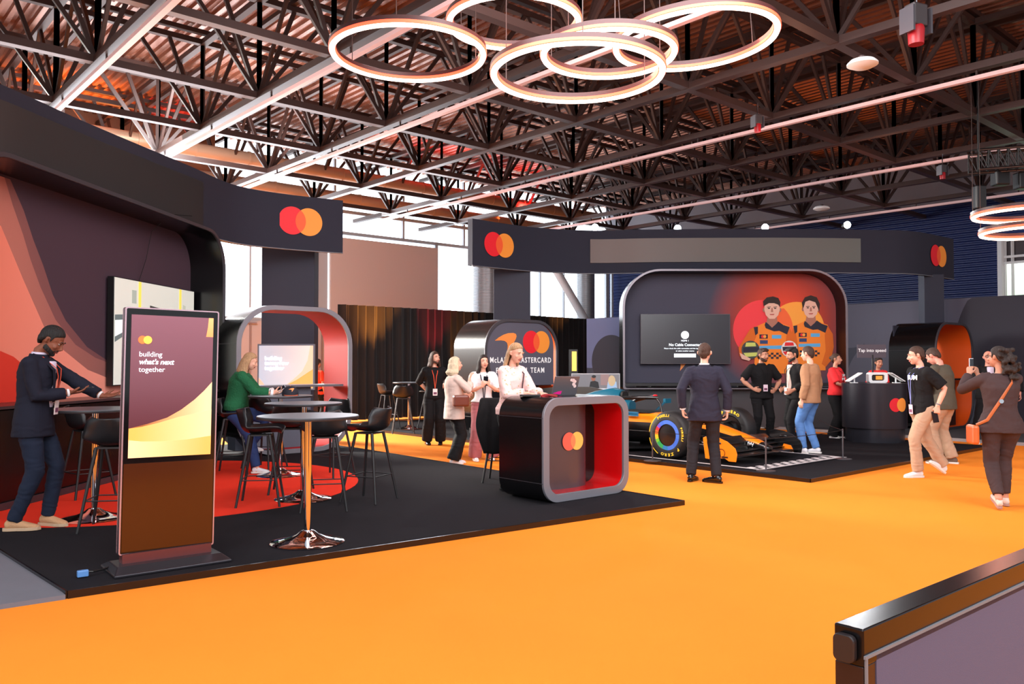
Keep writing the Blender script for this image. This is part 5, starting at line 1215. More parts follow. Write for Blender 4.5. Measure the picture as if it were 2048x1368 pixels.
    for k in (1, -1):
        b.tube([P.sh[k] + side * k * .04 * s, P.sh[k], (P.sh[k] + P.el[k]) / 2, P.el[k], P.el[k] + (P.wr[k] - P.el[k]) * .3, P.wr[k]], [.045 * g, .05 * g * B, .043 * g * B, .037 * g, .038 * g * B, .026 * g], 12)
        b.tube([P.hj[k] + V((0, 0, .03)), P.hj[k] - V((0, 0, .05 * s)), (P.hj[k] + P.kn[k]) / 2, P.kn[k], P.kn[k] + (P.an[k] - P.kn[k]) * .3, P.an[k]], [.075 * s, .082 * s, .066 * s, .05 * s, .05 * s, .033 * s], 12)
        b.tube([P.an[k] + V((0, 0, .02)), P.an[k] - V((0, 0, .055 * s))], [.035 * s, .03 * s], 10)
        hand(P, b, k, (rhd if k == 1 else lhd), (rcurl if k == 1 else lcurl) if (rcurl if k == 1 else lcurl) is not None else curl)
    # head volumes
    R, c = P.R, P.hc; q = s * (.96 if fem else 1.0); hd = lambda x, y, z: c + R @ V((x * q, y * q, z * q)); P.hd = hd; P.q = q
    b.ball(hd(0, .018, .028), (.076 * q, .094 * q, .088 * q), 18, R=R)
    b.ball(hd(0, -.02, -.025), (.064 * q, .072 * q, .085 * q), 16, R=R)
    b.ball(hd(0, -.045, -.078), (.036 * q, .038 * q, .032 * q), 12, R=R)     # chin
    b.tube([hd(0, -.082, .018), hd(0, -.096, -.008), hd(0, -.106, -.026)], [.008 * q, .012 * q, .015 * q], 8)
    b.ball(hd(0, -.094, -.030), (.017 * q, .014 * q, .009 * q), 8, R=R)
    for sx in (1, -1):
        b.ball(hd(sx * .030, -.080, .033), (.022 * q, .010 * q, .008 * q), 8, R=R)   # brow ridge
        b.ball(hd(sx * .042, -.062, -.022), (.02 * q, .018 * q, .018 * q), 8, R=R)   # cheek
        b.tube([hd(sx * .070, .012, .018), hd(sx * .082, .018, .012), hd(sx * .082, .016, -.014), hd(sx * .070, .006, -.026)], [.010 * q, .013 * q, .011 * q, .007 * q], 8)
    P.body = vox(b, 'body', P.skin, t, .0062 if vx <= .0105 else .0085, 2)
    for sx in (1, -1):
        e = MB(); e.ball(hd(sx * .031, -.0735, .015), (.0135 * q, .008 * q, .0052 * q), 10, R=R); e.build('eye', M_eyew, t, smooth='all')
        e = MB(); e.ball(hd(sx * .031, -.0795, .015), (.0055 * q, .0030 * q, .0050 * q), 8, R=R); e.build('iris', M_eyed, t, smooth='all')
    for sx in (1, -1):
        e = MB(); e.tube([hd(sx * .017, -.077, .018), hd(sx * .031, -.083, .0205), hd(sx * .046, -.074, .018)], .0028 * q, 6); e.build('eyelid', P.skin, t, smooth='all')
    P.brows = lambda m, th=.0042: [MB().tube([hd(sx * .014, -.0875, .036), hd(sx * .031, -.087, .041), hd(sx * .046, -.078, .037)], th * q * .85, 6).build('eyebrow', m, t) for sx in (1, -1)]
    e = MB(); e.tube([hd(-.024, -.079, -.056), hd(-.01, -.089, -.052), hd(0, -.090, -.053), hd(.01, -.089, -.052), hd(.024, -.079, -.056)], [.003 * q, .0055 * q, .005 * q, .0055 * q, .003 * q], 6)
    e.tube([hd(-.020, -.080, -.059), hd(0, -.090, -.062), hd(.020, -.080, -.059)], [.003 * q, .006 * q, .003 * q], 6); e.build('lips', M_lip if skin != 'brown' else mat('lips_brown', (120, 62, 54), rough=.45), t, smooth='all')
    return P
def hand(P, b, k, hd_, curl):
    """palm and five fingers; hd_ = (dir, palm normal) in local coordinates or None"""
    V = Vector; s = P.s * (.92 if P.fem else 1.0); w_ = P.wr[k]
    d = (w_ - P.el[k]).normalized() if hd_ is None or hd_[0] is None else V(hd_[0]).normalized()
    if hd_ is None: n = V((k * 1.0, 0, 0))          # palm faces the thigh
    else: n = V(hd_[1])
    n = n - d * n.dot(d)
    if n.length < 1e-3: n = V((0, 0, -1)) - d * (-d.z)
    n.normalize(); lat = d.cross(n) * k             # towards the thumb side
    # thumb points forward (-y) when the arm hangs
    if hd_ is None and lat.y > 0: lat = -lat
    L = .088 * s
    b.tube([w_ - d * .02 * s, w_ + d * .02 * s, w_ + d * .06 * s, w_ + d * L], [(.026 * s, .020 * s), (.032 * s, .017 * s), (.040 * s, .015 * s), (.037 * s, .011 * s)], 12, ref=lat)
    for i, (o_, ln) in enumerate(((.031, .072), (.0105, .082), (-.0105, .076), (-.031, .060))):
        base = w_ + d * (L - .012 * s) + lat * o_ * s; r = .0082 * s; c1 = curl * .9; c2 = curl * 1.8; c3 = curl * 2.5
        sp = lat * (o_ * .9)
        d1 = (d * math.cos(c1) + n * math.sin(c1) + sp).normalized(); d2 = (d * math.cos(c2) + n * math.sin(c2) + sp * .5).normalized(); d3 = (d * math.cos(c3) + n * math.sin(c3)).normalized()
        p1 = base + d1 * ln * .48 * s; p2 = p1 + d2 * ln * .33 * s; p3 = p2 + d3 * ln * .26 * s
        b.tube([base, p1, p2, p3], [r * 1.08, r, r * .92, r * .72], 8)
    tb_ = w_ + d * .022 * s + lat * .024 * s; td = (d * .62 + lat * .62 + n * .35).normalized(); t1 = tb_ + td * .036 * s; td2 = (d * .85 + lat * .2 + n * (.3 + curl * .4)).normalized(); t2 = t1 + td2 * .030 * s; t3 = t2 + td2 * .02 * s
    b.tube([tb_, t1, t2, t3], [.014 * s, .0115 * s, .010 * s, .008 * s], 8)
    P.grip = getattr(P, 'grip', {}); P.grip[k] = (w_ + d * (L + .02 * s) + n * .022 * s, d, n, lat)
# ---- clothing
def arm_path(P, k, upto):
    if upto <= .5: f = upto / .5; return [P.sh[k] + P.side * k * .07 * P.s + P.up * .014 * P.s, P.sh[k], P.sh[k].lerp(P.el[k], f * .5), P.sh[k].lerp(P.el[k], f)]
    f = (upto - .5) / .5
    return [P.sh[k] + P.side * k * .07 * P.s + P.up * .014 * P.s, P.sh[k], P.sh[k].lerp(P.el[k], .5), P.el[k], P.el[k].lerp(P.wr[k], f * .5), P.el[k].lerp(P.wr[k], f)]
def top_(P, m, off=.014, sleeve=.45, hem=-.02, name='shirt', flare=1.0, sl_off=None, hem_r=None, wr_open=0, vx=None):
    s = P.s; b = MB(); sl = off if sl_off is None else sl_off
    ctr = list(P.tor); r = [(a + off, c + off) for a, c in P.tr]
    h = P.hip + Vector((0, 0, hem * s)); hr = hem_r or ((P.tr[1][0] + off) * flare, (P.tr[1][1] + off) * flare)
    pts = [h, P.hip.lerp(h, .5) if hem < -.05 else P.hip + Vector((0, 0, .03))] + ctr[2:8]; rr_ = [hr, ((r[1][0] * (1 + flare) / 2), r[1][1] * (1 + flare) / 2)] + r[2:8]
    b.tube(pts, rr_, 24, ref=P.side)
    b.tube([ctr[6], ctr[7], P.neck - P.up * .015 * s], [r[6], (r[7][0] + .01, r[7][1] + .006), (.07 * s, .064 * s)], 20, ref=P.side)
    for k in (1, -1):
        pts = arm_path(P, k, sleeve); rad = [.046, .050, .048, .046, .043, .038] if sleeve > .5 else [.046, .052, .054, .056]
        rad = [q * s * (P.build * .5 + .5) * (.9 if P.fem else 1) + sl for q in rad[:len(pts)]]
        if wr_open: rad[-1] += wr_open
        b.tube(pts, rad, 16); b.ball(P.sh[k] - P.up * .004, rad[1] * 1.02, 12)
    o = vox(b, name, m, P.t, vx or P.vx, 4); crumple(o, .0065 * P.s, P.s * 7); return o
def trousers(P, m, off=.012, name='trousers', ank=.055, knee=.064, length=1.0, wide=0, vx=None, rise=.08):
    s = P.s; b = MB(); T = P.tr
    b.tube([P.hip + Vector((0, 0, -.09 * s)), P.hip, P.hip.lerp(P.waist, .5)], [(T[0][0] + off, T[0][1] + off), (T[1][0] + off * .8, T[1][1] + off * .8), ((T[2][0] + off * .8), (T[2][1] + off * .8))], 22, ref=Vector((1, 0, 0)))
    for k in (1, -1):
        kn, an, hj = P.kn[k], P.an[k], P.hj[k]; end = kn.lerp(an, length) if length <= 1 else an + (an - kn).normalized() * (length - 1) * .4 * s
        b.tube([hj + Vector((0, 0, .02)), hj - Vector((0, 0, .06 * s)), hj.lerp(kn, .5), kn, kn.lerp(end, .35), kn.lerp(end, .8), end], [.085 * s + off, .095 * s * (P.build * .5 + .5) + off, .078 * s + off + wide * .3, (knee) * s + off + wide * .6, (knee - .004) * s + off + wide * .8, (ank + .004) * s + off * .6 + wide, ank * s + off * .6 + wide], 16)
    o = vox(b, name, m, P.t, vx or P.vx, 4); crumple(o, .0075 * P.s, P.s * 3); return o
def shoes(P, m, msole=None, rfy=8, lfy=-8, heel=(0, 0), hi=.075, length=.27):
    for k, fy, hl in ((1, rfy, heel[0]), (-1, lfy, heel[1])):
        s = P.s * (.9 if P.fem else 1); a = P.an[k]; Rz = Matrix.Rotation(math.radians(fy), 3, 'Z') @ Matrix.Rotation(math.radians(hl), 3, 'X')
        base = Vector((a.x, a.y, a.z - .085 * P.s))
        T_ = lambda x, y, z: a + Rz @ Vector((x * s, y * s, (z - .085) * s))
        b = MB(); L = length
        b.tube([T_(0, .065, .045), T_(0, .05, .048), T_(0, 0, .055), T_(0, -.06, .045), T_(0, -.12, .034), T_(0, -.17, .026), T_(0, -.195, .022)], [(.022 * s, .02 * s), (.034 * s, .038 * s), (.036 * s, .045 * s), (.041 * s, .034 * s), (.044 * s, .026 * s), (.036 * s, .02 * s), (.015 * s, .01 * s)], 14, ref=Rz @ Vector((1, 0, 0)))
        b.tube([T_(0, .012, .05), T_(0, .012, hi + .02)], [.04 * s, .036 * s], 12)
        sh = vox(b, 'shoe', m, P.t, .008, 2)
        b = MB(); out = []
        for y, w_ in ((.085, .0), (.075, .024), (.04, .034), (-.03, .036), (-.1, .046), (-.15, .043), (-.185, .028), (-.205, .0)): out.append((w_, y))
        poly = out + [(-w_, y) for w_, y in out[::-1][1:-1]]
        vs = [T_(x, y, 0.0) for x, y in poly] + [T_(x * .98, y * .99, .026) for x, y in poly]; n = len(poly)
        b.add(vs, [tuple(range(n)), tuple(range(n, 2 * n))] + [(i, (i + 1) % n, n + (i + 1) % n, n + i) for i in range(n)]); b.build('sole', msole or M_sole, sh, bevel=.003)
def hair_cap(P, m, thick=.012, low=.0, back=.0, front=.045, volume=1.0):
    """short hair: cap over the skull, hairline above the brow"""
    hd, q, R = P.hd, P.q, P.R; b = MB()
    n = 26; mrows = 14
    def fn(u, v):
        a = 2 * PI * u; 
        # lower edge angle depends on direction: front higher, back lower
        fr = max(0, -math.sin(a)) ; bk = max(0, math.sin(a)); sd = abs(math.cos(a))
        lim = 1.0 + 1.6 * bk ** .75 + .64 * sd ** 2 * (1 - fr * .55)
        t_ = lim * v
        tk_ = thick * (1 - .75 * v ** 4); rx, ry, rz = (.077 + tk_ * .85) * volume, .095 + tk_, .090 + tk_
        x = rx * math.sin(t_) * math.cos(a); y = ry * math.sin(t_) * math.sin(a); z = rz * math.cos(t_)
        return hd(x, .018 + y, .030 + z)
    outer = [[fn(i / n, j / mrows) for i in range(n)] for j in range(1, mrows + 1)]
    inner = [[hd(*(lambda p: (p.x / q * .84, .018 + (p.y / q - .018) * .86, .03 + (p.z / q - .03) * .84))(R.inverted() @ (v - P.hc))) for v in row] for row in outer]
    vs = [fn(0, 0)] + [v for row in outer for v in row] + [hd(0, .018, .10)] + [v for row in inner for v in row]
    fs = []; o1 = 1; o2 = 1 + mrows * n + 1; ic = 1 + mrows * n
    for i in range(n):
        fs.append((0, o1 + i, o1 + (i + 1) % n)); fs.append((ic, o2 + (i + 1) % n, o2 + i))
        for j in range(mrows - 1):
            a = j * n + i; c = j * n + (i + 1) % n
            fs.append((o1 + a, o1 + a + n, o1 + c + n, o1 + c)); fs.append((o2 + a, o2 + c, o2 + c + n, o2 + a + n))
        a = (mrows - 1) * n + i; c = (mrows - 1) * n + (i + 1) % n; fs.append((o1 + a, o2 + a, o2 + c, o1 + c))
    b.add(vs, fs); return b
def hair(P, m, style='short', thick=.012, L=.25, vol=1.0, brows=True, bm_=None, a0=-22, a1=202, tr=1.0):
    hd, q = P.hd, P.q; b = hair_cap(P, m, thick, volume=vol)
    if style in ('short', 'quiff', 'bun', 'pony'):
        b.tube([hd(0, .088, .02), hd(0, .092, -.02), hd(0, .080, -.055), hd(0, .068, -.078)], [(.060 * q, .022 * q), (.056 * q, .020 * q), (.048 * q, .018 * q), (.036 * q, .010 * q)], 14, ref=P.R @ Vector((1, 0, 0)))
        for sx in (1, -1): b.tube([hd(sx * .072, -.012, .045), hd(sx * .0745, -.012, .015), hd(sx * .072, -.014, -.012)], [(.018 * q, .006 * q), (.012 * q, .0055 * q), (.007 * q, .004 * q)], 8, ref=P.R @ Vector((0, 1, 0))); b.tube([hd(sx * .060, .06, .0), hd(sx * .056, .07, -.04)], [.022 * q, .014 * q], 8)
    if style == 'quiff':
        for x in (-.045, -.02, .005, .03, .052): b.ball(hd(x, -.062 + abs(x) * .3, .098), (.026 * q, .030 * q, .024 * q), 10, R=P.R)
        for x in (-.05, 0, .05): b.ball(hd(x, .0, .118), (.034 * q, .045 * q, .018 * q), 10, R=P.R)
    if style in ('long', 'curly'):
        dn = Vector((0, 0, -1)); nb = 13
        for i in range(nb):
            a = math.radians(a0 + (a1 - a0) * i / (nb - 1)); x = .080 * math.cos(a); y = .018 + .088 * math.sin(a)
            p0 = hd(x * .75, y * .8, .06); p1 = hd(x * 1.06, y * 1.05, -.01); p2 = hd(x * 1.1, y * 1.1, -.085)
            bk = P.up * 0 + Vector((0, .02, 0))
            p3 = p2 + dn * L * .5 * q + bk * .5 + (P.R @ Vector((x, y, 0))) * .25; p4 = p2 + dn * L * q * (1 + .1 * math.sin(i * 2.1)) + bk
            wv = .0 if style == 'long' else .012
            pts = [p0, p1, p2, p3 + Vector((wv * math.sin(i * 3), wv * math.cos(i * 2), 0)), p4]
            b.tube(pts, [.02 * q * tr, .026 * q * tr, .027 * q * tr, .024 * q * tr * (1.25 if style == 'curly' else 1), .010 * q], 8)
    if style == 'pony':
        rs = random.Random(3); c_ = hd(0, .118, .03)
        b.tube([hd(0, .09, .05), c_], [.03, .025], 10)
        for i in range(70):
            v = Vector((max(-.08, min(.08, rs.gauss(0, .042))), max(-.02, min(.1, rs.gauss(.035, .035))), max(-.24, min(.05, rs.gauss(-.085, .075))))); b.ball(c_ + v, rs.uniform(.018, .03), 7)
    if style == 'bun': b.ball(hd(0, .12, .03), .035, 10)
    o = vox(b, 'hair', m, P.t, min(P.vx, .009), 2 if style != 'pony' else 1)
    if brows: P.brows(bm_ or m)
    return o
def beard(P, m, L=.0):
    hd, q = P.hd, P.q; b = MB()
    for i in range(11):
        a = math.radians(-100 + 200 * i / 10); x = .066 * math.sin(a); y = -.012 - .058 * math.cos(a)
        b.ball(hd(x, y, -.060 - .016 * math.cos(a)), (.012 * q, .012 * q, .026 * q + L), 8, R=P.R)
    b.ball(hd(0, -.062, -.092), (.034 * q, .028 * q, .022 * q + L), 10, R=P.R)
    b.tube([hd(-.032, -.074, -.055), hd(-.014, -.0915, -.042), hd(0, -.094, -.040), hd(.014, -.0915, -.042), hd(.032, -.074, -.055)], .0055 * q, 8)
    return vox(b, 'beard', m, P.t, .007, 1)
def glasses(P):
    hd, q = P.hd, P.q
    for sx in (1, -1):
        b = MB(); pts = [hd(sx * .033 + .024 * math.cos(a), -.099, .013 + .017 * math.sin(a)) for a in [2 * PI * k / 16 for k in range(17)]]; b.tube(pts, .0028 * q, 6); b.build('glasses_rim', M_satin, P.t)
        b = MB(); b.tube([hd(sx * .056, -.096, .018), hd(sx * .086, .01, .016)], .0025 * q, 6); b.build('glasses_arm', M_satin, P.t)
def lanyard(P, m, badge=(236, 226, 226), L=.36, w_=.012, off=.024, tilt=0):
    s = P.s; f = P.cf; d_ = P.tr[5][1] + off
    mid = P.chest + P.up * (.10 - L) * s + f * (d_ + .01)
    for k in (1, -1):
        b = MB(); pts = [P.neck + P.side * (-k) * .062 * s + f * (-.01), P.neck + P.side * (-k) * .058 * s + f * .055 * s + P.up * (-.02) * s, P.chest + P.up * .06 * s + P.side * (-k) * .045 * s + f * (d_ + .002), P.chest + P.side * (-k) * .028 * s + f * (d_ + .012), mid]
        b.tube(pts, [(w_ * .6, .003)] * 5, 6, ref=P.side); b.build('lanyard_strap', m, P.t)
    b = MB(); Rm = Matrix((P.side, -f, P.up)).transposed()
    b.box(mid - P.up * .065 * s + f * .004, (.085, .006, .125), 0, Rm); o = b.build('badge', mat('badge_%d_%d_%d' % badge, badge, rough=.4), P.t, bevel=.003)
    b = MB(); b.box(mid - P.up * .085 * s + f * .0085, (.06, .002, .04), 0, Rm); b.build('badge_print', mat('badge_ink', (120, 60, 90), rough=.5), o)
def phone(P, k, label, col=(16, 16, 20), up=None, name='smartphone', off=(0, 0, 0), size=(.072, .008, .15)):
    g, d, n, lat = P.grip[k]; t = thing(name, (0, 0, 0), 0, label, 'phone')
    y = d if up is None else Vector(up).normalized(); z = (n - y * n.dot(y)).normalized(); x = y.cross(z)
    Rm = Matrix((x, z, y)).transposed(); b = MB(); b.box((0, 0, 0), size, 0, Rm); b.build('casing', mat('phone_%d_%d_%d' % col, col, rough=.25), t, bevel=.003)
    b = MB(); b.box(-(z) * .0, (size[0] * .9, size[1] + .002, size[2] * .92), 0, Rm); b.build('glass', mat('phone_glass', (30, 32, 40), rough=.1), t)
    RZ = P.t.rotation_euler[2]; w_ = Matrix.Rotation(RZ, 3, 'Z') @ (g - z * .0 + Vector(off)); t.location = Vector(P.t.location) + w_; t.rotation_euler = (0, 0, RZ); return t
def strip(P, pts, r, m, nm, n=8, ref=None): b = MB(); b.tube([Vector(p) for p in pts], r, n, ref=ref); return b.build(nm, m, P.t, smooth=True)
def front_panel(P, m, w0, w1, off, z_lo=0.0, z_hi=.145, nm='shirt_front', side_shift=0):
    """narrow torso volume poking through an open jacket front"""
    s = P.s; b = MB(); ctr = []; rr_ = []
    for i, f in enumerate((0, .25, .5, .75, 1)):
        lo = P.hip + Vector((0, 0, z_lo)); c = (lo.lerp(P.waist, f * 2) if f <= .5 else P.waist.lerp(P.chest + P.up * z_hi * s, (f - .5) * 2))
        ctr.append(c + P.cf * (off + P.tr[3][1] * .55) + P.side * side_shift); rr_.append(((w0 + (w1 - w0) * f) * s, P.tr[4][1] * (.5 if f < .9 else .40)))
    b.tube(ctr, rr_, 16, ref=P.side); return vox(b, nm, m, P.t, P.vx, 2)

def lapels(P, m, off=.05, low=-.02):
    s = P.s; f = P.cf; d_ = P.tr[5][1] + off
    for k in (1, -1):
        b = MB(); pts = [P.neck + P.side * (-k) * .072 * s - f * .02, P.neck + P.side * (-k) * .070 * s + f * .05 * s - P.up * .03 * s, P.chest + P.up * .05 * s + P.side * (-k) * .066 * s + f * (d_ - .012), P.chest - P.up * .05 * s + P.side * (-k) * .05 * s + f * (d_ - .006), P.waist + P.up * low * s + P.side * (-k) * .012 * s + f * (d_ - .016)]
        b.tube(pts, [(.014, .006), (.026, .007), (.034, .007), (.026, .007), (.008, .006)], 8, ref=P.side); b.build('lapel', m, P.t, smooth=True)
C_navy = cloth('wool_navy', (24, 26, 40)); C_navyt = cloth('denim_dark', (26, 34, 52)); C_char = cloth('suit_charcoal', (40, 39, 54)); C_chart = cloth('trouser_charcoal', (38, 35, 39)); C_blk = cloth('cotton_black', (20, 19, 21)); C_white = cloth('cotton_white', (228, 224, 226)); C_green = cloth('knit_green', (28, 92, 58), bump=1.0, bscale=60)
C_jean = cloth('denim_blue', (42, 60, 104)); C_jeanl = cloth('denim_light', (88, 128, 186)); C_beige = cloth('linen_beige', (212, 188, 176)); C_rose = cloth('cord_rose', (158, 92, 96)); C_khaki = cloth('khaki', (182, 150, 124)); C_olive = cloth('olive', (84, 78, 66)); C_red = cloth('tee_red', (236, 52, 56)); C_camel = cloth('camel', (168, 124, 92)); C_cream = cloth('cream', (216, 196, 184)); C_brown = cloth('suit_brown', (66, 50, 50)); C_shirt = cloth('shirt_lilac', (206, 196, 216)); C_tan = mat('suede_tan', (196, 150, 110), rough=.9, bump=.5, bscale=120); C_leath = mat('leather_black', (16, 14, 14), rough=.2, coat=.4); C_orl = mat('lanyard_orange', (206, 74, 44), rough=.7); C_bll = mat('lanyard_blue', (120, 130, 190), rough=.7)
def hm(*a, **k): return person(*a, **k)
# 1 man in navy blazer, looking down at phone (faces right)
P = hm(64, 1056, 1.86, 98, 'man in navy blazer looking down at a phone beside the left high table', z0=.05, skin='brown', vx=.0095, head=(34, 0), lean=5, rf=(-.10, .10, 0), lf=(.10, -.08, 0),
       rh=(-.04, -.30, 1.13), rel=(-.5, .8, -.6), rhd=((.15, -1, .12), (0, .1, 1)), lh=(.17, -.52, 1.07), lel=(.6, .5, -1), lhd=((.1, -1, .05), (-.3, 0, 1)), rcurl=.35, lcurl=.22)
top_(P, C_navy, off=.03, sleeve=.93, hem=-.16, name='blazer', flare=1.06, sl_off=.014); trousers(P, C_navyt, off=.006, ank=.05); shoes(P, C_tan, mat('sole_tan', (190, 160, 130), rough=.8), 6, -20)
front_panel(P, C_shirt, .035, .06, .040, nm='open_shirt', z_lo=.10, z_hi=.12); lapels(P, C_navy, .052); strip(P, [P.neck - P.up * .03, P.neck + P.up * .018], [(.078, .074), (.064, .062)], C_shirt, 'shirt_collar', 20); strip(P, [P.neck - P.up * .055, P.neck + P.up * .0], [(.105, .092), (.080, .078)], C_navy, 'jacket_collar', 20); hair(P, HR['black'], thick=.010); beard(P, HR['black']); lanyard(P, C_orl, L=.30, off=.05)
for k in (1, -1): strip(P, [P.el[k].lerp(P.wr[k], .90), P.el[k].lerp(P.wr[k], .97)], .036, C_white, 'shirt_cuff', 14)
phone(P, 1, 'black smartphone held up by the man in the navy blazer')
# 2 seated woman in green
sp = st_w.location
P = hm(0, 0, 1.68, 100, 'woman in green sweater and jeans seated on a bar stool with phone', z0=.047, pos=(sp.x + .02, sp.y, 0), fem=True, skin='light', vx=.0095, hipz=.86, lean=14, head=(14, 0), build=1.14,
       rh=(-.10, -.52, 1.10), rel=(-.4, .4, -1), rhd=((.2, -1, .1), (.2, .1, 1)), lh=(.06, -.50, 1.12), lel=(.5, .4, -1), lhd=((-.1, -1, .2), (-.5, .2, .8)),
       rf=(-.14, -.30, .0), lf=(.10, -.18, .28), rk=(-.2, -1, .5), lk=(.1, -1, .6))
top_(P, C_green, off=.034, sleeve=.84, hem=-.02, name='sweater', sl_off=.026, wr_open=.0); trousers(P, C_jean, off=.014, ank=.052, length=.95); shoes(P, C_white, None, 0, 0, heel=(0, 0)); hair(P, HR['blond'], 'long', L=.20, a0=-5, a1=185, tr=.9)
for k in (1, -1): strip(P, [P.el[k].lerp(P.wr[k], .78), P.el[k].lerp(P.wr[k], .92)], [.052, .058], C_white, 'cuff_frill', 16)
phone(P, -1, 'pale smartphone held by the seated woman in green', (200, 205, 215), up=(0, -1, .7))
# 3 distant person in red seen through the arch
P = hm(634, 880, 1.62, 150, 'distant person in bright orange-red shirt seen through the red-lined arch', pos=(at(634, 850, 19.5).x, 19.5, 0), skin='tan', vx=.016, fem=True)
top_(P, cloth('tee_orangered', (246, 70, 40)), sleeve=.4, hem=-.1); trousers(P, C_blk); shoes(P, C_blk, C_blk); hair(P, HR['brown'], 'short', thick=.02)
# 4 long-haired man
P = hm(868, 889, 1.74, 12, 'long-haired man in black clothes with hands behind his back and badge', skin='light', vx=.012, head=(0, 30), rf=(-.13, .02, 0), lf=(.12, 0, 0), rh=(-.10, .17, .98), rel=(-1, .6, -.2), lh=(.10, .17, .98), lel=(1, .6, -.2), rhd=((1, .3, 0), (0, -1, 0)), lhd=((-1, .3, 0), (0, -1, 0)))
top_(P, C_blk, off=.022, sleeve=.62, hem=-.07, sl_off=.02); trousers(P, C_blk, off=.016, wide=.03, ank=.06, length=1.03); shoes(P, C_leath, C_leath); hair(P, HR['brown'], 'long', L=.12); beard(P, HR['brown']); lanyard(P, C_orl, L=.34, off=.03)
# 5 blonde woman in beige blazer
P = hm(908, 929, 1.62, 110, 'blonde woman in beige blazer with raised hand talking to the others', fem=True, skin='light', vx=.011, head=(0, -8), rf=(-.09, .04, 0), lf=(.09, -.04, 0), rh=(-.06, -.24, 1.38), rel=(-.8, 0, -1), rhd=((-.1, -.3, 1), (.3, -1, 0)), lh=(.12, -.24, 1.12), lel=(.6, .5, -1), curl=.6)
top_(P, C_beige, off=.04, sleeve=.8, hem=-.19, name='blazer', flare=1.08, sl_off=.024); trousers(P, C_blk, off=.014, wide=.03, ank=.06, length=1.0); shoes(P, C_white, None); hair(P, HR['pale'], 'long', L=.10, thick=.016)
bg_ = MB(); bg_.box((0, 0, 0), (.11, .24, .17)); o = bg_.build('handbag', mat('bag_brown', (110, 52, 36), rough=.35), None, bevel=.03); p_ = Vector(P.t.location) + Matrix.Rotation(P.t.rotation_euler[2], 3, 'Z') @ Vector((-.29, -.02, .96)); o.location = p_; o.rotation_euler = (0, 0, P.t.rotation_euler[2]); tag(o, 'small brown handbag at the hip of the woman in the beige blazer', 'handbag')
# 6 brunette woman, white top, rose trousers
P = hm(966, 921, 1.66, 8, 'dark-haired woman in white top and rose trousers holding a phone', fem=True, skin='light', vx=.011, head=(2, 12), rf=(-.14, -.06, 0), lf=(.16, .03, 0), rh=(-.04, -.27, 1.22), rel=(-.8, .2, -1), lh=(.07, -.26, 1.24), lel=(.8, .2, -1), rhd=((.5, -.3, .8), (.3, .6, .4)), lhd=((-.5, -.3, .8), (-.3, .6, .4)), curl=.7)
top_(P, C_white, off=.018, sleeve=.45, hem=.03, name='blouse', sl_off=.03); trousers(P, C_rose, off=.012, wide=.035, ank=.065, length=1.04); shoes(P, C_white); hair(P, HR['dark'], 'curly', L=.17, thick=.014); lanyard(P, mat('lanyard_navy', (30, 32, 50)), (60, 62, 92), L=.42, off=.03)
phone(P, 1, 'dark smartphone held up in both hands by the woman in rose trousers', up=(.0, -.3, 1))
# 7 woman in pink blouse behind the counter
c7 = cpos(.40, .96)
P = hm(0, 0, 1.735, 47, 'woman in pale pink floral blouse typing behind the welcome counter', z0=.045, pos=(c7.x, c7.y, 0), fem=True, skin='light', vx=.0095, head=(16, -4), lean=3, rh=(-.07, -.34, 1.135), rel=(-.6, .5, -1), lh=(.12, -.36, 1.135), lel=(.7, .4, -1), rhd=((.1, -1, -.1), (0, 0, -1)), lhd=((0, -1, -.1), (0, 0, -1)), curl=.25)
M_floral = mat('floral_blouse', (246, 206, 200), rough=.7, bump=.5, bscale=14)
nt = M_floral.node_tree; tcn = nt.nodes.new('ShaderNodeTexCoord'); vo = nt.nodes.new('ShaderNodeTexVoronoi'); vo.inputs['Scale'].default_value = 24; cr_ = nt.nodes.new('ShaderNodeValToRGB')
cr_.color_ramp.elements[0].color = srgb(196, 96, 84); cr_.color_ramp.elements[1].color = srgb(246, 206, 200); cr_.color_ramp.elements[1].position = .30; e_ = cr_.color_ramp.elements.new(.17); e_.color = srgb(206, 176, 130)
nt.links.new(tcn.outputs['Object'], vo.inputs['Vector']); nt.links.new(vo.outputs['Distance'], cr_.inputs['Fac']); nt.links.new(cr_.outputs['Color'], nt.nodes['Principled BSDF'].inputs['Base Color'])
top_(P, M_floral, off=.024, sleeve=.9, hem=-.04, name='blouse', sl_off=.028); trousers(P, C_blk); shoes(P, C_blk, C_blk); hair(P, HR['blond'], 'long', L=.24, thick=.009, a0=15, a1=165, tr=.8); 
strip(P, [P.neck + P.side * .055 + P.cf * .0, P.chest + P.up * .08 + P.cf * .14 + P.side * .05, P.chest - P.up * .1 + P.cf * .165, P.waist + P.cf * .15], .007, mat('lanyard_thin', (60, 26, 34)), 'lanyard_strap')
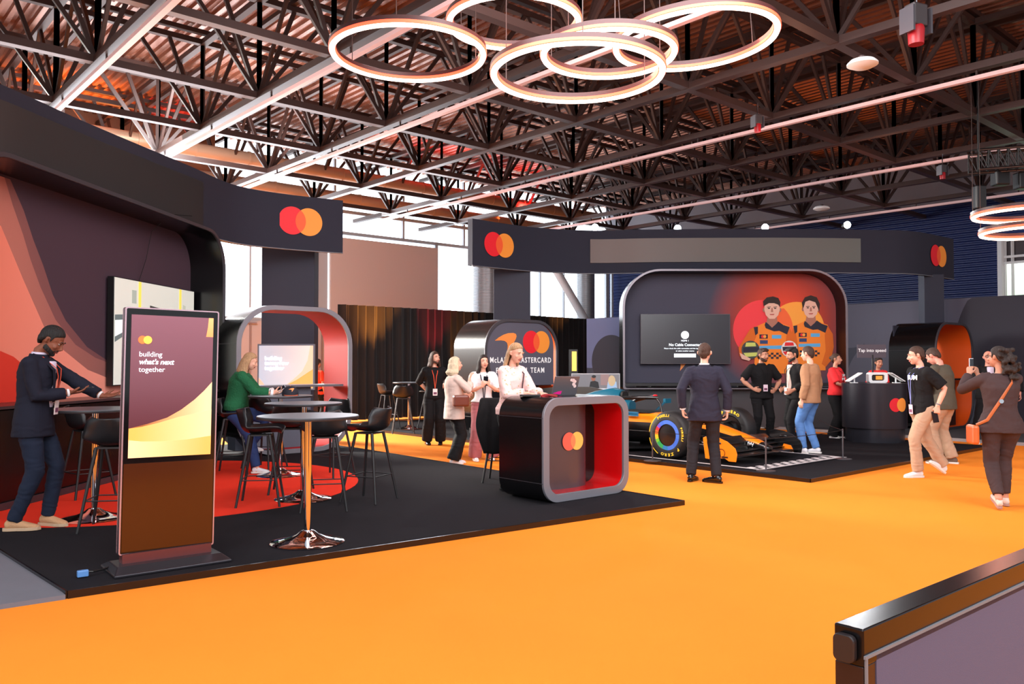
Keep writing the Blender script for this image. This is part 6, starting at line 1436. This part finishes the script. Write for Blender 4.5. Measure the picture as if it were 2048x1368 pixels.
# 8 man in dark suit seen from behind
P = hm(1410, 963, 1.79, 172, 'man in charcoal suit standing with his back to the viewer before the car', skin='light', vx=.010, head=(4, -14), rf=(-.13, .12, 0), lf=(.17, .02, 0), lh=(.27, .05, .90), lel=(.5, .5, 0), rh=(-.27, .04, .88), rel=(-.5, .5, 0), rfy=0, build=1.02, lcurl=.75, rcurl=.75)
top_(P, C_char, off=.032, sleeve=.95, hem=-.17, name='suit_jacket', flare=1.07, sl_off=.014); trousers(P, C_chart, off=.012, ank=.056); shoes(P, C_leath, C_leath, 55, -25); hair(P, HR['brown'], thick=.007)
for k in (1, -1): strip(P, [P.el[k].lerp(P.wr[k], .93), P.el[k].lerp(P.wr[k], .99)], .037, C_white, 'shirt_cuff', 14)
strip(P, [P.neck - P.up * .005, P.neck + P.up * .022], [(.066, .064), (.062, .06)], C_white, 'shirt_collar', 20); strip(P, [P.neck - P.up * .045, P.neck + P.up * .004], [(.095, .085), (.074, .072)], C_char, 'jacket_collar', 20)
# 9 bearded man, black polo, hands on hips
P = hm(1524, 888, 1.80, 6, 'bearded man in black polo with hands on his hips behind the car', skin='tan', vx=.012, head=(6, 26), build=1.16, rf=(-.15, 0, 0), lf=(.14, 0, 0), rh=(-.20, -.10, 1.0), rel=(-1, .5, .1), lh=(.20, -.12, .98), lel=(1, .5, .1), rhd=((.6, -.8, -.2), (.6, .5, 0)), lhd=((-.6, -.8, -.2), (-.6, .5, 0)), belly=.02)
top_(P, C_blk, off=.02, sleeve=.42, hem=-.10, name='polo_shirt', sl_off=.02); trousers(P, C_blk, off=.014); shoes(P, C_blk, C_blk); hair(P, HR['brown'], 'quiff', thick=.008); beard(P, HR['brown'], .006); lanyard(P, C_blk, (236, 214, 226), L=.30, off=.03)
strip(P, [P.neck - P.up * .03, P.neck + P.up * .012], [(.09, .082), (.068, .066)], C_blk, 'collar', 20)
# 10 man in black vest over cream top, white shoes
P = hm(1592, 897, 1.76, -78, 'dark-haired bearded man in open black jacket over cream top and white shoes', z0=.045, skin='tan', vx=.012, head=(16, 0), rf=(-.09, .03, 0), lf=(.09, -.10, 0), rh=(-.18, -.12, 1.02), rel=(-.3, .9, 0), lh=(.16, -.14, 1.0), lel=(.3, .9, 0))
top_(P, C_blk, off=.026, sleeve=.92, hem=-.08, name='black_jacket', sl_off=.014); trousers(P, C_blk, off=.006, ank=.045); shoes(P, C_white); hair(P, HR['black'], 'quiff', thick=.016); beard(P, HR['black'])
front_panel(P, C_cream, .07, .07, .040, nm='cream_front'); lanyard(P, C_blk, (214, 206, 206), L=.34, off=.055)
# 11 man in camel sweater and jeans
P = hm(1622, 907, 1.76, -135, 'man in camel sweater and light blue jeans facing the man in the open black jacket', z0=.045, skin='light', vx=.011, head=(10, 0), rf=(-.09, .05, 0), lf=(.09, -.08, 0))
top_(P, C_camel, off=.034, sleeve=.95, hem=-.11, name='sweater', sl_off=.022); trousers(P, C_jeanl, off=.012, ank=.05); shoes(P, C_white, None); hair(P, HR['brown'], thick=.010)
# 12 woman in red tee
P = hm(1672, 880, 1.72, 44, 'woman in red t-shirt and black trousers leaning towards the podium', fem=True, skin='tan', vx=.012, head=(0, 6), rf=(-.10, .03, 0), lf=(.12, -.03, 0), rh=(-.02, -.30, 1.06), rel=(-.8, .3, -.6), lh=(.18, -.22, 1.0), lel=(.8, .4, -.4), build=1.04)
top_(P, C_red, off=.02, sleeve=.45, hem=-.03, name='red_tee', sl_off=.024); trousers(P, C_blk, off=.014, wide=.03, ank=.06); shoes(P, C_white); hair(P, HR['brown'], 'bun', thick=.008); lanyard(P, C_blk, (236, 230, 236), L=.34, off=.03)
for i, tx in enumerate(('TAP', 'PAY')): text_mesh(tx, .07, 'tee_print', M_textw, P.t, Matrix.Translation((.02, -P.tr[5][1] - .034, P.chest.z - .02 - i * .07)) @ Matrix.Rotation(PI / 2, 4, 'X'), align='CENTER', bold=.002)
# 13 staff behind the podium
p13 = at(1740, 870, 17.0)
P = hm(0, 0, 1.60, 4, 'dark-haired staff member in red t-shirt behind the round podium', pos=(p13.x, 16.6, 0), z0=.045, fem=True, skin='tan', vx=.014, head=(8, 0))
top_(P, C_red, off=.02, sleeve=.45, hem=-.03, name='red_tee'); trousers(P, C_blk); shoes(P, C_blk, C_blk); hair(P, HR['dark'], 'short', thick=.018)
# 14 young man, black tee, khaki trousers, walking to the left
P = hm(1846, 953, 1.76, -84, 'young man in black t-shirt and khaki trousers walking with phone in hand', skin='light', vx=.010, head=(10, -16), lean=3, rf=(-.07, .34, .05), lf=(.08, -.12, 0), lh=(.24, .06, .94), lel=(.4, 1, 0), rh=(-.20, .10, .93), rel=(-.3, 1, 0), lcurl=.8, lhd=((.0, -.1, -1), (-.8, .4, 0)))
top_(P, C_blk, off=.024, sleeve=.43, hem=-.10, name='black_tee', sl_off=.026); trousers(P, C_khaki, off=.016, ank=.062); shoes(P, C_white, None, 0, 0, heel=(-35, 0)); hair(P, HR['brown'], thick=.009); lanyard(P, C_bll, (226, 196, 206), L=.42, off=.034)
text_mesh('IUM', .085, 'chest_print', M_textw, P.t, Matrix.Translation((.05, -P.tr[5][1] - .045, P.chest.z + .0)) @ Matrix.Rotation(.35, 4, 'Z') @ Matrix.Rotation(PI / 2, 4, 'X'), align='CENTER', bold=.003)
phone(P, -1, 'black smartphone in the hand of the man in the black t-shirt', up=(0, -.2, 1), off=(.0, -.02, -.03)); g = P.wr[-1]; d__ = (P.wr[-1] - P.el[-1]).normalized(); strip(P, [g - d__ * .035, g - d__ * .02], .031, M_grey, 'wrist_watch', 14)
# 15 man in olive shirt
P = hm(1890, 928, 1.80, -142, 'man in olive shirt and khaki trousers with bowed head by the orange arch', skin='pink', vx=.011, head=(32, 0), lean=7, build=1.1, rf=(-.13, .05, 0), lf=(.13, -.03, 0), rh=(-.10, -.30, 1.06), rel=(-.8, .5, -.8), lh=(.10, -.30, 1.06), lel=(.8, .5, -.8))
top_(P, C_olive, off=.03, sleeve=.92, hem=-.13, name='olive_shirt', sl_off=.022); trousers(P, C_khaki, off=.018, ank=.062, wide=.008); shoes(P, mat('suede_grey', (110, 92, 80), rough=.9), None); hair(P, HR['brown'], thick=.007)
# 16, 17 older men at right
P = hm(1952, 893, 1.76, -12, 'older bald man with glasses in dark jacket behind the woman taking a picture', pos=(at(1978, 870, 15.6).x, 15.6, 0), z0=0, skin='pink', vx=.012, head=(4, -8), build=1.15, rf=(-.30, -.12, 0), lf=(.14, 0, 0), rh=(.0, -.26, 1.14), rel=(-.8, .3, -.8), lh=(.20, -.22, 1.1), lel=(.8, .3, -.8), belly=.03)
top_(P, C_blk, off=.03, sleeve=.9, hem=-.10, name='jacket'); front_panel(P, C_shirt, .05, .06, .04); trousers(P, C_blk, wide=.015); shoes(P, C_white); glasses(P); P.brows(HR['grey'])
P = hm(2008, 890, 1.82, -14, 'older man with short grey-brown hair behind the photographing woman', pos=(at(2010, 870, 16.2).x, 16.2, 0), z0=0, skin='pink', vx=.014, head=(4, 4), build=1.1)
top_(P, C_blk, off=.03, sleeve=.9, hem=-.1, name='jacket'); trousers(P, C_blk); shoes(P, C_blk, C_blk); hair(P, HR['grey'], thick=.009)
# 18 woman with curly ponytail photographing
P = hm(2004, 1016, 1.71, 168, 'woman in brown trouser suit with curly ponytail photographing with her phone', fem=True, skin='tan', vx=.0095, head=(0, 38), build=1.12, rf=(-.08, -.14, 0), lf=(.08, .16, .03),
       lh=(.20, -.34, 1.42), rh=(.10, -.38, 1.42), rel=(-.9, .1, -1), lel=(.9, .1, -1), rhd=((.15, -.2, 1), (.5, -.6, 0)), lhd=((-.15, -.2, 1), (-.5, -.6, 0)), curl=.75)
top_(P, C_brown, off=.022, sleeve=.95, hem=-.12, name='suit_jacket', flare=1.05, sl_off=.016); trousers(P, C_brown, off=.012, ank=.048, length=.88); shoes(P, mat('trainer_cream', (214, 196, 184), rough=.7), mat('sole_rose', (170, 130, 118), rough=.8), 0, 0, heel=(0, -25)); hair(P, HR['dark'], 'pony', thick=.010); glasses(P)
ph = phone(P, 1, 'white smartphone held up by the woman in the brown suit', (220, 220, 226), up=(0, 0, 1), off=(.02, -.02, .015))
hip_l = P.hip + Vector((.20, .02, .02))
bs = MB(); pts = [P.neck + P.side * -.10 + P.up * -.02 + Vector((0, .03, 0)), P.chest + Vector((-.06, .155, .06)), P.waist + Vector((.06, .15, .05)), P.hip + Vector((.17, .13, .02)), P.hip + Vector((.24, .02, -.04))]
bs.tube(pts, [(.016, .004)] * 5, 8, ref=(0, 0, 1)); o = bs.build('shoulder_strap', mat('strap_tan', (176, 96, 50), rough=.45), None, smooth=True)
bt_ = thing('crossbody_bag', P.t.location, P.t.rotation_euler[2], 'tan leather crossbody bag worn by the woman in the brown suit', 'bag'); o.parent = bt_
b_ = MB(); b_.box(P.hip + Vector((.27, .0, -.14)), (.07, .24, .20)); b_.build('bag_body', mat('bag_tan', (190, 92, 36), rough=.4), bt_, bevel=.025)
b_ = MB(); b_.tube([P.waist + Vector((.045, .158, .06)), P.waist + Vector((.045, .166, .06))], .022, 14); b_.build('buckle', M_chrome, bt_)
